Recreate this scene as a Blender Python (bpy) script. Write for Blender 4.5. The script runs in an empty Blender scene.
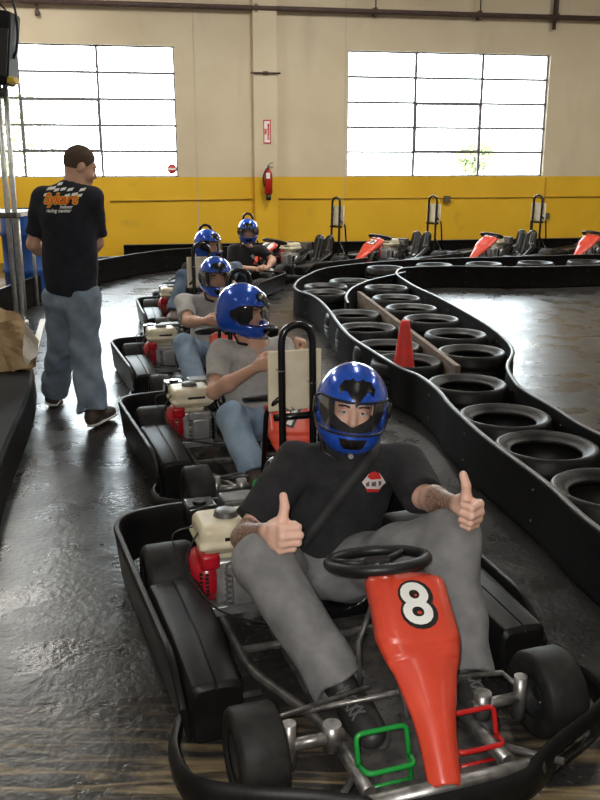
import bpy, bmesh, math, random
import numpy as np
from mathutils import Vector as V, Matrix
from mathutils.bvhtree import BVHTree
random.seed(7)
SC = bpy.context.scene
COL = SC.collection
R = math.radians

# ------------------------------------------------------------------ camera
CAMH, FPX, PITCH = 1.66, 870.0, R(15.11)
cam = bpy.data.cameras.new('camera'); camo = bpy.data.objects.new('camera', cam); COL.objects.link(camo)
camo.location = (0, 0, CAMH); camo.rotation_euler = (R(90) - PITCH, 0, 0)
cam.sensor_fit = 'VERTICAL'; cam.sensor_height = 24.0; cam.lens = 24.0 * FPX / 800.0
cam.clip_start = 0.05; cam.clip_end = 300
SC.camera = camo
_cp, _sp = math.cos(PITCH), math.sin(PITCH)
def _ray(px, py):
    u = (px - 300) / FPX; v = (400 - py) / FPX
    return (u, _cp + v * _sp, -_sp + v * _cp)
def at(px, py, Y):                       # a measured point of the place at depth Y
    d = _ray(px, py); t = Y / d[1]
    return V((d[0] * t, Y, CAMH + d[2] * t))
def atz(px, py, z=0.0):                  # a measured point of the place at height z
    d = _ray(px, py); t = (z - CAMH) / d[2]
    return V((d[0] * t, d[1] * t, z))

# ------------------------------------------------------------------ tags
def tag(o, label=None, cat=None, group=None, kind=None):
    if label: o['label'] = label
    if cat: o['category'] = cat
    if group: o['group'] = group
    if kind: o['kind'] = kind
    return o
def empty(name, loc=(0, 0, 0), rz=0.0):
    o = bpy.data.objects.new(name, None); o.location = loc; o.rotation_euler = (0, 0, rz)
    o.empty_display_size = .1
    COL.objects.link(o); return o
def copy_tree(o, parent=None):
    c = o.copy(); COL.objects.link(c)
    if parent is not None: c.parent = parent
    for ch in o.children: copy_tree(ch, c)
    return c

# ------------------------------------------------------------------ materials
MATS = {}
def M(name, col, rough=.5, metal=0.0, col2=None, nscale=8.0, namt=.5, bump=0.0, bscale=60.0, coat=0.0, spec=.5, detail=6.0, contrast=(.35, .65), stretch=None):
    if name in MATS: return MATS[name]
    m = bpy.data.materials.new(name); m.use_nodes = True
    nt = m.node_tree; b = nt.nodes['Principled BSDF']
    b.inputs['Base Color'].default_value = (*col, 1); b.inputs['Roughness'].default_value = rough
    b.inputs['Metallic'].default_value = metal; b.inputs['Coat Weight'].default_value = coat
    b.inputs['Specular IOR Level'].default_value = spec
    tc = nt.nodes.new('ShaderNodeTexCoord'); src = tc.outputs['Object']
    if stretch:
        mp = nt.nodes.new('ShaderNodeMapping'); mp.inputs['Scale'].default_value = stretch
        nt.links.new(src, mp.inputs['Vector']); src = mp.outputs['Vector']
    if col2:
        n = nt.nodes.new('ShaderNodeTexNoise'); n.inputs['Scale'].default_value = nscale; n.inputs['Detail'].default_value = detail
        r = nt.nodes.new('ShaderNodeMapRange'); r.inputs[1].default_value = contrast[0]; r.inputs[2].default_value = contrast[1]
        r.inputs[4].default_value = namt * 2 if namt < .5 else 1.0
        x = nt.nodes.new('ShaderNodeMix'); x.data_type = 'RGBA'
        x.inputs[6].default_value = (*col, 1); x.inputs[7].default_value = (*col2, 1)
        nt.links.new(src, n.inputs['Vector']); nt.links.new(n.outputs[0], r.inputs[0])
        nt.links.new(r.outputs[0], x.inputs[0]); nt.links.new(x.outputs[2], b.inputs['Base Color'])
    if bump:
        n = nt.nodes.new('ShaderNodeTexNoise'); n.inputs['Scale'].default_value = bscale; n.inputs['Detail'].default_value = 4
        bp = nt.nodes.new('ShaderNodeBump'); bp.inputs['Strength'].default_value = bump; bp.inputs['Distance'].default_value = .01
        nt.links.new(src, n.inputs['Vector']); nt.links.new(n.outputs[0], bp.inputs['Height']); nt.links.new(bp.outputs[0], b.inputs['Normal'])
    MATS[name] = m; return m

m_black = M('black_plastic', (.005, .005, .0053), .42, col2=(.009, .0085, .008), nscale=9, bump=.06, bscale=90, spec=.2)
m_blackgloss = M('black_gloss', (.006, .006, .0065), .22)
m_strip = M('barrier_plastic', (.005, .005, .0053), .72, col2=(.009, .0085, .008), nscale=6, bump=.05, bscale=40, spec=.14)
m_tyre = M('tyre_rubber', (.007, .007, .007), .42, col2=(.016, .015, .014), spec=.25, nscale=14, bump=.15, bscale=120)
m_slick = M('slick_rubber', (.011, .0105, .01), .55, col2=(.022, .021, .02), spec=.2, nscale=20, bump=.1, bscale=200)
m_rim = M('rim_black', (.015, .015, .016), .4)
m_steel = M('worn_steel', (.42, .41, .40), .38, .85, col2=(.2, .19, .18), nscale=30)
m_steeld = M('dark_steel', (.07, .068, .065), .45, .5, col2=(.16, .15, .14), nscale=22)
m_alu = M('cast_aluminium', (.55, .55, .55), .4, .75, col2=(.34, .34, .34), nscale=14, bump=.08, bscale=120)
m_red = M('nose_red', (.68, .07, .035), .33, col2=(.6, .055, .026), nscale=10, coat=.2)
m_engred = M('engine_red', (.5, .008, .02), .3, col2=(.36, .006, .015), nscale=25, coat=.3)
m_cream = M('tank_cream', (.72, .66, .5), .4, col2=(.6, .52, .36), nscale=12)
m_board = M('plate_cream', (.78, .7, .53), .6, col2=(.66, .57, .4), nscale=9, detail=10)
m_green = M('pedal_green', (.01, .28, .04), .35)
m_pedred = M('pedal_red', (.5, .012, .012), .35)
m_white = M('decal_white', (.82, .82, .8), .5)
m_blackdecal = M('decal_black', (.008, .008, .008), .5)
m_tray = M('tray_plate', (.03, .03, .032), .5, .3, col2=(.09, .08, .07), nscale=18, bump=.3, bscale=60)
m_helm = M('helmet_blue', (.009, .068, .46), .22, .25, col2=(.02, .115, .68), nscale=160, coat=.8)
m_trim = M('rubber_trim', (.008, .008, .009), .45)
m_pad = M('foam_pad', (.02, .02, .022), .9)
m_shirtk = M('shirt_black', (.011, .011, .013), .9, col2=(.02, .02, .023), nscale=20, bump=.25, bscale=350)
m_shirtn = M('shirt_navy_black', (.008, .009, .016), .9, col2=(.014, .015, .024), nscale=20, bump=.25, bscale=350)
m_shirtg = M('shirt_grey', (.47, .455, .44), .9, col2=(.40, .385, .37), nscale=25, bump=.25, bscale=350)
m_trous = M('trousers_grey', (.165, .165, .17), .9, col2=(.24, .24, .245), nscale=14, bump=.35, bscale=420)
m_denim = M('denim_light', (.21, .30, .42), .9, col2=(.31, .41, .53), nscale=10, bump=.35, bscale=420)
m_denimw = M('denim_worn', (.14, .19, .26), .9, col2=(.25, .31, .38), nscale=8, bump=.35, bscale=420)
m_denimd = M('denim_dark', (.055, .085, .14), .9, col2=(.1, .14, .2), nscale=9, bump=.35, bscale=420)
m_shoe = M('shoe_black', (.012, .012, .012), .5, col2=(.03, .028, .026), nscale=20)
m_shoeb = M('shoe_brown', (.09, .06, .045), .6, col2=(.05, .035, .03), nscale=20)
m_sole = M('shoe_sole', (.03, .03, .03), .7)
m_solew = M('shoe_sole_white', (.7, .69, .66), .6)
m_lace = M('shoe_lace', (.1, .1, .1), .9)
m_hairb = M('hair_brown', (.06, .037, .022), .8, col2=(.1, .06, .035), nscale=90, bump=.5, bscale=300)
m_eye = M('eye_white', (.75, .73, .7), .2)
m_iris = M('iris_blue', (.1, .19, .28), .2)
m_pupil = M('pupil', (.005, .005, .005), .1)
m_belt = M('belt_webbing', (.02, .02, .022), .6, bump=.3, bscale=400)
m_cone = M('cone_red', (.75, .03, .025), .55, col2=(.6, .03, .02), nscale=12)
m_wood = M('plank_wood', (.13, .085, .055), .8, col2=(.2, .15, .11), nscale=5, stretch=(1, 1, 9), bump=.4, bscale=30)
m_card = M('cardboard', (.36, .25, .135), .85, col2=(.25, .165, .085), nscale=6, bump=.1, bscale=20)
m_paper = M('paper', (.6, .56, .5), .8)
m_polem = M('galvanised_pole', (.62, .62, .6), .35, .6, col2=(.45, .45, .43), nscale=20)
m_blue = M('bin_blue', (.01, .075, .33), .45, col2=(.02, .1, .4), nscale=6)
m_tabletop = M('table_white', (.75, .75, .72), .5)
m_pipe = M('pipe_brown', (.06, .035, .03), .6, col2=(.1, .06, .05), nscale=15)
m_extred = M('extinguisher_red', (.45, .015, .012), .3, coat=.4)
m_brass = M('brass', (.5, .36, .12), .35, .8)
m_wframe = M('window_steel', (.16, .15, .16), .6)
m_sign = M('sign_red', (.6, .03, .03), .5)
m_box = M('junction_box', (.1, .085, .05), .6)
m_dirt = M('leaf_litter', (.1, .075, .045), .9, col2=(.2, .15, .09), nscale=40)

def skin(name, c1, c2, hair=None):
    m = bpy.data.materials.new(name); m.use_nodes = True; nt = m.node_tree; b = nt.nodes['Principled BSDF']
    b.inputs['Roughness'].default_value = .5
    b.inputs['Subsurface Weight'].default_value = .08; b.inputs['Subsurface Radius'].default_value = (.02, .008, .004)
    tc = nt.nodes.new('ShaderNodeTexCoord')
    n = nt.nodes.new('ShaderNodeTexNoise'); n.inputs['Scale'].default_value = 22
    x = nt.nodes.new('ShaderNodeMix'); x.data_type = 'RGBA'; x.inputs[6].default_value = (*c1, 1); x.inputs[7].default_value = (*c2, 1)
    nt.links.new(tc.outputs['Object'], n.inputs['Vector']); nt.links.new(n.outputs[0], x.inputs[0]); out = x.outputs[2]
    if hair:
        a = nt.nodes.new('ShaderNodeAttribute'); a.attribute_name = 'hair'
        n2 = nt.nodes.new('ShaderNodeTexNoise'); n2.inputs['Scale'].default_value = 260; n2.inputs['Detail'].default_value = 3
        n2.inputs['Distortion'].default_value = 1.5
        mr = nt.nodes.new('ShaderNodeMapRange'); mr.inputs[1].default_value = .42; mr.inputs[2].default_value = .66
        mr.inputs[3].default_value = 1.0; mr.inputs[4].default_value = .25
        mu = nt.nodes.new('ShaderNodeMath'); mu.operation = 'MULTIPLY'
        y = nt.nodes.new('ShaderNodeMix'); y.data_type = 'RGBA'; y.inputs[7].default_value = (*hair, 1)
        nt.links.new(tc.outputs['Object'], n2.inputs['Vector']); nt.links.new(n2.outputs[0], mr.inputs[0])
        nt.links.new(mr.outputs[0], mu.inputs[0]); nt.links.new(a.outputs['Fac'], mu.inputs[1])
        nt.links.new(mu.outputs[0], y.inputs[0]); nt.links.new(out, y.inputs[6]); out = y.outputs[2]
    nt.links.new(out, b.inputs['Base Color']); return m
m_skin1 = skin('skin_fair_hairy', (.76, .45, .35), (.84, .54, .43), (.055, .026, .014))
m_skin = skin('skin_tan', (.56, .31, .215), (.64, .38, .275))

def visor_mat(name, tint, mixf):
    m = bpy.data.materials.new(name); m.use_nodes = True; nt = m.node_tree
    for n in list(nt.nodes): nt.nodes.remove(n)
    o = nt.nodes.new('ShaderNodeOutputMaterial'); t = nt.nodes.new('ShaderNodeBsdfTransparent'); g = nt.nodes.new('ShaderNodeBsdfGlossy')
    x = nt.nodes.new('ShaderNodeMixShader'); f = nt.nodes.new('ShaderNodeFresnel'); f.inputs[0].default_value = 1.45
    t.inputs[0].default_value = (*tint, 1); g.inputs['Roughness'].default_value = .08
    mu = nt.nodes.new('ShaderNodeMath'); mu.operation = 'MULTIPLY'; mu.inputs[1].default_value = mixf
    nt.links.new(f.outputs[0], mu.inputs[0]); nt.links.new(mu.outputs[0], x.inputs[0])
    nt.links.new(t.outputs[0], x.inputs[1]); nt.links.new(g.outputs[0], x.inputs[2]); nt.links.new(x.outputs[0], o.inputs[0]); return m
m_visor = visor_mat('visor_clear', (.9, .9, .9), .35)
m_glass = visor_mat('window_glass', (.93, .95, .95), 1.0)

# ------------------------------------------------------------------ mesh helpers
def new_obj(name, verts, faces, mat, parent=None, smooth=True):
    me = bpy.data.meshes.new(name); me.from_pydata([tuple(v) for v in verts], [], faces); me.update()
    for p in me.polygons: p.use_smooth = smooth
    if mat: me.materials.append(mat)
    o = bpy.data.objects.new(name, me); COL.objects.link(o)
    if parent: o.parent = parent
    return o
class MB:
    def __init__(s): s.bm = bmesh.new()
    def _flag(s, geom, smooth):
        for f in geom:
            if isinstance(f, bmesh.types.BMFace): f.smooth = smooth
    def box(s, c, h, rot=None, bev=0.0, seg=2):
        T = Matrix.Translation(V(c)) @ (rot.to_4x4() if rot else Matrix()) @ Matrix.Diagonal((h[0] * 2, h[1] * 2, h[2] * 2, 1))
        r = bmesh.ops.create_cube(s.bm, size=1, matrix=T)
        if bev:
            es = list({e for v in r['verts'] for e in v.link_edges})
            q = bmesh.ops.bevel(s.bm, geom=es, offset=bev, segments=seg, affect='EDGES', profile=.5)
            for f in q['faces']: f.smooth = True
        return s
    def loft(s, rings, cap=True, close=False, smooth=True):
        vs = [[s.bm.verts.new(p) for p in r] for r in rings]; n = len(rings[0]); m = len(rings)
        for i in range(m if close else m - 1):
            a, b = vs[i], vs[(i + 1) % m]
            for j in range(n):
                f = s.bm.faces.new((a[j], a[(j + 1) % n], b[(j + 1) % n], b[j])); f.smooth = smooth
        if cap and not close:
            s.bm.faces.new(vs[0][::-1]); s.bm.faces.new(vs[-1])
        return s
    def tube(s, pts, r, n=10, close=False, fillet=None, r2=None):
        pts = [V(p) for p in pts]
        if fillet: pts = round_path(pts, fillet, close)
        fr = frames(pts, close); rings = []
        for i, (p, u, w) in enumerate(fr):
            rr = r if r2 is None else r + (r2 - r) * i / (len(fr) - 1)
            rings.append([p + (u * math.cos(2 * math.pi * k / n) + w * math.sin(2 * math.pi * k / n)) * rr for k in range(n)])
        return s.loft(rings, True, close)
    def lathe(s, prof, n=32, T=Matrix(), closed=False):
        rings = []
        for k in range(n):
            a = 2 * math.pi * k / n
            rings.append([T @ V((r * math.cos(a), r * math.sin(a), z)) for r, z in prof])
        vs = [[s.bm.verts.new(p) for p in r] for r in rings]; m = len(prof)
        for k in range(n):
            a, b = vs[k], vs[(k + 1) % n]
            for j in range(m if closed else m - 1):
                try: f = s.bm.faces.new((a[j], b[j], b[(j + 1) % m], a[(j + 1) % m])); f.smooth = True
                except ValueError: pass
        return s
    def cyl(s, a, b, r, n=16, r2=None):
        return s.tube([a, b], r, n, r2=r2)
    def prism(s, poly, thick, T=Matrix(), bev=0):
        vs = [s.bm.verts.new(T @ V((x, y, 0))) for x, y in poly]; f = s.bm.faces.new(vs)
        q = bmesh.ops.extrude_face_region(s.bm, geom=[f]); nv = [g for g in q['geom'] if isinstance(g, bmesh.types.BMVert)]
        d = (T.to_3x3() @ V((0, 0, 1))).normalized() * thick
        bmesh.ops.translate(s.bm, verts=nv, vec=d); return s
    def quad(s, *p):
        s.bm.faces.new([s.bm.verts.new(x) for x in p]); return s
    def build(s, name, mat, parent=None, clean=False):
        if clean: bmesh.ops.remove_doubles(s.bm, verts=s.bm.verts, dist=1e-5)
        bmesh.ops.recalc_face_normals(s.bm, faces=s.bm.faces)
        me = bpy.data.meshes.new(name); s.bm.to_mesh(me); s.bm.free(); me.materials.append(mat)
        o = bpy.data.objects.new(name, me); COL.objects.link(o)
        if parent: o.parent = parent
        return o
def round_path(pts, rad, close=False, n=5):
    out = []; m = len(pts)
    for i, p in enumerate(pts):
        if not close and i in (0, m - 1): out.append(p); continue
        a, b = pts[i - 1], pts[(i + 1) % m]
        d1 = a - p; d2 = b - p; r = min(rad, d1.length * .48, d2.length * .48)
        s, e = p + d1.normalized() * r, p + d2.normalized() * r
        for k in range(n + 1):
            t = k / n; out.append(s * (1 - t) ** 2 + p * 2 * t * (1 - t) + e * t * t)
    return out
def frames(pts, close=False):
    n = len(pts); T = []
    for i in range(n):
        if close: d = pts[(i + 1) % n] - pts[i - 1]
        else: d = pts[min(i + 1, n - 1)] - pts[max(i - 1, 0)]
        T.append(d.normalized())
    u = T[0].orthogonal().normalized(); out = []
    for i in range(n):
        u = (u - T[i] * u.dot(T[i])); u = u.normalized() if u.length > 1e-6 else T[i].orthogonal().normalized()
        out.append((pts[i], u.copy(), T[i].cross(u)))
    return out
def spline(pts, n=8, close=False):
    pts = [V(p) for p in pts]; m = len(pts); out = []
    rng = range(m) if close else range(m - 1)
    for i in rng:
        if close: p0, p1, p2, p3 = pts[i - 1], pts[i], pts[(i + 1) % m], pts[(i + 2) % m]
        else: p0, p1, p2, p3 = pts[max(i - 1, 0)], pts[i], pts[i + 1], pts[min(i + 2, m - 1)]
        for k in range(n):
            t = k / n
            out.append(.5 * ((2 * p1) + (p2 - p0) * t + (2 * p0 - 5 * p1 + 4 * p2 - p3) * t * t + (3 * p1 - p0 - 3 * p2 + p3) * t ** 3))
    if not close: out.append(pts[-1])
    return out
def band(mb, path, prof, close=False):
    """sweep a profile (offset outward, height) along a path lying flat"""
    n = len(path); rings = []
    for i, p in enumerate(path):
        if close: d = path[(i + 1) % n] - path[i - 1]
        else: d = path[min(i + 1, n - 1)] - path[max(i - 1, 0)]
        d.z = 0; d.normalize(); o = V((d.y, -d.x, 0))
        rings.append([p + o * a + V((0, 0, b)) for a, b in prof])
    mb.loft(rings, not close, close); return mb
def bevmod(o, w, seg=2, ang=40):
    b = o.modifiers.new('bevel', 'BEVEL'); b.width = w; b.segments = seg; b.limit_method = 'ANGLE'; b.angle_limit = R(ang); return o
def flat(o):
    for p in o.data.polygons: p.use_smooth = False
    return o

# ------------------------------------------------------------------ signed-distance bodies
class SDF:
    def __init__(s, vox): s.v = vox; s.ops = []; s.noise = None
    def _a(s, fn, lo, hi, k, mode): s.ops.append((fn, np.array(lo, float), np.array(hi, float), k, mode)); return s
    def cap(s, a, b, ra, rb=None, k=.02, sq=None, clip=None, mode='u'):
        rb = ra if rb is None else rb
        a = np.array(a, float); b = np.array(b, float); ba = b - a; l2 = max(float(ba @ ba), 1e-9)
        def fn(X, Y, Z):
            px, py, pz = X - a[0], Y - a[1], Z - a[2]
            t = np.clip((px * ba[0] + py * ba[1] + pz * ba[2]) / l2, 0, 1)
            qx, qy, qz = px - ba[0] * t, py - ba[1] * t, pz - ba[2] * t
            if sq is not None:
                n, f = sq; c = (qx * n[0] + qy * n[1] + qz * n[2]) * (1 / f - 1)
                qx, qy, qz = qx + n[0] * c, qy + n[1] * c, qz + n[2] * c
            d = np.sqrt(qx * qx + qy * qy + qz * qz) - (ra + (rb - ra) * t)
            if clip is not None:
                for p, n in clip: d = np.maximum(d, (X - p[0]) * n[0] + (Y - p[1]) * n[1] + (Z - p[2]) * n[2])
            return d
        m = max(ra, rb) * (max(1, sq[1]) if sq else 1)
        return s._a(fn, np.minimum(a, b) - m, np.maximum(a, b) + m, k, mode)
    def ell(s, c, r, ax=None, k=.02, mode='u', clip=None):
        c = np.array(c, float); r = np.array(r, float); A = np.array([list(q) for q in ax]) if ax else np.eye(3)
        def fn(X, Y, Z):
            q = [(X - c[0]) * A[i][0] + (Y - c[1]) * A[i][1] + (Z - c[2]) * A[i][2] for i in range(3)]
            k0 = np.sqrt(sum((q[i] / r[i]) ** 2 for i in range(3))); k1 = np.sqrt(sum((q[i] / r[i] ** 2) ** 2 for i in range(3))) + 1e-6
            d = k0 * (k0 - 1) / k1
            if clip is not None:
                for p, n in clip: d = np.maximum(d, (X - p[0]) * n[0] + (Y - p[1]) * n[1] + (Z - p[2]) * n[2])
            return d
        m = max(r); return s._a(fn, c - m, c + m, k, mode)
    def box(s, c, h, ax=None, rr=.01, k=.01, mode='u'):
        c = np.array(c, float); h = np.array(h, float) - rr; A = np.array([list(q) for q in ax]) if ax else np.eye(3)
        def fn(X, Y, Z):
            q = [np.abs((X - c[0]) * A[i][0] + (Y - c[1]) * A[i][1] + (Z - c[2]) * A[i][2]) - h[i] for i in range(3)]
            o = np.sqrt(sum(np.maximum(w, 0) ** 2 for w in q)); return o + np.minimum(np.maximum(np.maximum(q[0], q[1]), q[2]), 0) - rr
        m = float(np.linalg.norm(h + rr)); return s._a(fn, c - m, c + m, k, mode)
    def cut(s, p, n):                     # keeps the side the normal points away from
        p = np.array(p, float); n = np.array(n, float)
        return s._a(lambda X, Y, Z: (X - p[0]) * n[0] + (Y - p[1]) * n[1] + (Z - p[2]) * n[2], p, p, 0, 'c')
    def grid(s):
        u = [o for o in s.ops if o[4] == 'u']
        lo = np.min([o[1] for o in u], 0) - .03; hi = np.max([o[2] for o in u], 0) + .03
        n = np.ceil((hi - lo) / s.v).astype(int) + 1
        d = np.full(n, .5, np.float32); ax = [(lo[i] + np.arange(n[i]) * s.v).astype(np.float32) for i in range(3)]
        for fn, a, b, k, mode in s.ops:
            if mode == 'c': sl = (slice(None),) * 3
            else:
                pad = max(k, .012) + 2 * s.v
                i0 = np.clip(((a - pad - lo) / s.v).astype(int), 0, n - 1); i1 = np.clip(((b + pad - lo) / s.v).astype(int) + 2, 1, n)
                sl = tuple(slice(i0[i], i1[i]) for i in range(3))
            X, Y, Z = ax[0][sl[0]][:, None, None], ax[1][sl[1]][None, :, None], ax[2][sl[2]][None, None, :]
            e = fn(X, Y, Z); c = d[sl]
            if mode == 'u':
                if k > 0: h = np.maximum(k - np.abs(c - e), 0) / k; d[sl] = np.minimum(c, e) - h * h * k * .25
                else: d[sl] = np.minimum(c, e)
            elif mode == 's': d[sl] = np.maximum(c, -e)
            else: d[sl] = np.maximum(c, e)
        if s.noise:
            X, Y, Z = ax[0][:, None, None], ax[1][None, :, None], ax[2][None, None, :]
            d = d + s.noise(X, Y, Z)
        return d, lo
    def mesh(s, relax=1):
        d, lo = s.grid(); v = s.v; n = d < 0; a = d
        sh = tuple(x - 1 for x in d.shape)
        cnt = np.zeros(sh, np.int8)
        for i in (0, 1):
            for j in (0, 1):
                for k in (0, 1): cnt += n[i:i + sh[0], j:j + sh[1], k:k + sh[2]]
        I = np.argwhere((cnt > 0) & (cnt < 8)); idx = np.full(sh, -1, np.int32); idx[tuple(I.T)] = np.arange(len(I))
        acc = np.zeros((len(I), 3)); num = np.zeros(len(I))
        cs = [(i, j, k) for i in (0, 1) for j in (0, 1) for k in (0, 1)]
        for c in cs:
            for axn in range(3):
                if c[axn]: continue
                e = list(c); e[axn] = 1
                da = d[tuple((I + c).T)]; db = d[tuple((I + e).T)]; m = (da < 0) != (db < 0)
                t = np.where(m, da / np.where(m, da - db, 1), 0)
                p = np.tile(np.array(c, float), (len(I), 1)); p[:, axn] += t
                acc[m] += p[m]; num[m] += 1
        P = (I + acc / num[:, None]) * v + lo
        F = []
        for axn in range(3):
            o1, o2 = [(1, 2), (2, 0), (0, 1)][axn]
            s0 = [slice(None)] * 3; s1 = [slice(None)] * 3; s0[axn] = slice(0, -1); s1[axn] = slice(1, None)
            A, B = n[tuple(s0)], n[tuple(s1)]; E = np.argwhere(A != B)
            ok = (E[:, o1] > 0) & (E[:, o2] > 0) & (E[:, o1] < sh[o1]) & (E[:, o2] < sh[o2]); E = E[ok]
            ins = A[tuple(E.T)]
            def g(x, y):
                q = E.copy(); q[:, o1] -= x; q[:, o2] -= y; return idx[tuple(q.T)]
            Q = np.stack([g(1, 1), g(0, 1), g(0, 0), g(1, 0)], 1); Q[~ins] = Q[~ins][:, ::-1]
            F.append(Q)
        F = np.concatenate(F); F = F[(F >= 0).all(1)]
        for _ in range(relax):
            ed = np.concatenate([F[:, [0, 1]], F[:, [1, 2]], F[:, [2, 3]], F[:, [3, 0]]]); sm = np.zeros_like(P); q = np.zeros(len(P))
            np.add.at(sm, ed[:, 0], P[ed[:, 1]]); np.add.at(sm, ed[:, 1], P[ed[:, 0]]); np.add.at(q, ed[:, 0], 1); np.add.at(q, ed[:, 1], 1)
            P = P * .5 + (sm / np.maximum(q, 1)[:, None]) * .5
        return P, F
    def build(s, name, mat, parent=None, relax=1, origin=(0, 0, 0)):
        P, F = s.mesh(relax); P = P - np.array(origin)
        me = bpy.data.meshes.new(name); me.vertices.add(len(P)); me.vertices.foreach_set('co', P.astype(np.float32).ravel())
        me.loops.add(F.size); me.loops.foreach_set('vertex_index', F.astype(np.int32).ravel())
        me.polygons.add(len(F)); me.polygons.foreach_set('loop_start', np.arange(0, F.size, 4, dtype=np.int32))
        me.polygons.foreach_set('use_smooth', np.ones(len(F), bool)); me.update(calc_edges=True); me.validate()
        me.materials.append(mat); o = bpy.data.objects.new(name, me); COL.objects.link(o)
        if parent: o.parent = parent
        return o
def folds(amp, sc, seed=0.0):
    def fn(X, Y, Z):
        a = np.sin(sc * (X * .8 + Z * 1.1) + 2.2 * np.sin(sc * .45 * (Y + .6 * X) + seed) + seed)
        b = np.sin(sc * 1.7 * (Y * .9 - Z * .7) + 1.8 * np.sin(sc * .6 * (X - Z) + seed * 1.7))
        return (a * .6 + b * .4) * amp
    return fn

# ------------------------------------------------------------------ decals laid on real surfaces
def text_mesh(txt, size, bold=0.0, shear=0.0, align='CENTER'):
    c = bpy.data.curves.new('lettering', 'FONT'); c.body = txt; c.size = size; c.offset = bold; c.shear = shear
    c.align_x = align; c.align_y = 'CENTER'; c.resolution_u = 4
    o = bpy.data.objects.new('lettering', c); COL.objects.link(o); bpy.context.view_layer.update()
    me = bpy.data.meshes.new_from_object(o.evaluated_get(bpy.context.evaluated_depsgraph_get()))
    bpy.data.objects.remove(o); bpy.data.curves.remove(c); return me
def bvh_of(objs):
    vs, fs = [], []
    for o in objs:
        k = len(vs); vs += [v.co.copy() for v in o.data.vertices]; fs += [[i + k for i in p.vertices] for p in o.data.polygons]
    return BVHTree.FromPolygons(vs, fs)
def lay(name, shapes, org, u, v, bvh, mat, parent, off=.003, maxe=.03, thick=0.0):
    """shapes: meshes (2-D, x along u, y along v) or polygons; project along -(u x v) onto bvh"""
    bm = bmesh.new()
    for s in shapes:
        if isinstance(s, bpy.types.Mesh): bm.from_mesh(s); bpy.data.meshes.remove(s)
        else: bm.faces.new([bm.verts.new((x, y, 0)) for x, y in s])
    bmesh.ops.triangulate(bm, faces=bm.faces)
    for _ in range(4):
        es = [e for e in bm.edges if e.calc_length() > maxe]
        if not es: break
        bmesh.ops.subdivide_edges(bm, edges=es, cuts=1); bmesh.ops.triangulate(bm, faces=bm.faces)
    u = V(u).normalized(); v = (V(v) - u * V(v).dot(u)).normalized(); w = u.cross(v); org = V(org)
    for q in bm.verts:
        p = org + u * q.co.x + v * q.co.y
        h = bvh.ray_cast(p + w * .35, -w, 1.0)
        q.co = (h[0] + w * off) if h[0] is not None else p
    bmesh.ops.recalc_face_normals(bm, faces=bm.faces)
    me = bpy.data.meshes.new(name); bm.to_mesh(me); bm.free(); me.materials.append(mat)
    o = bpy.data.objects.new(name, me); COL.objects.link(o); o.parent = parent
    if thick:
        so = o.modifiers.new('solid', 'SOLIDIFY'); so.thickness = thick; so.offset = 0
    return o

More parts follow.
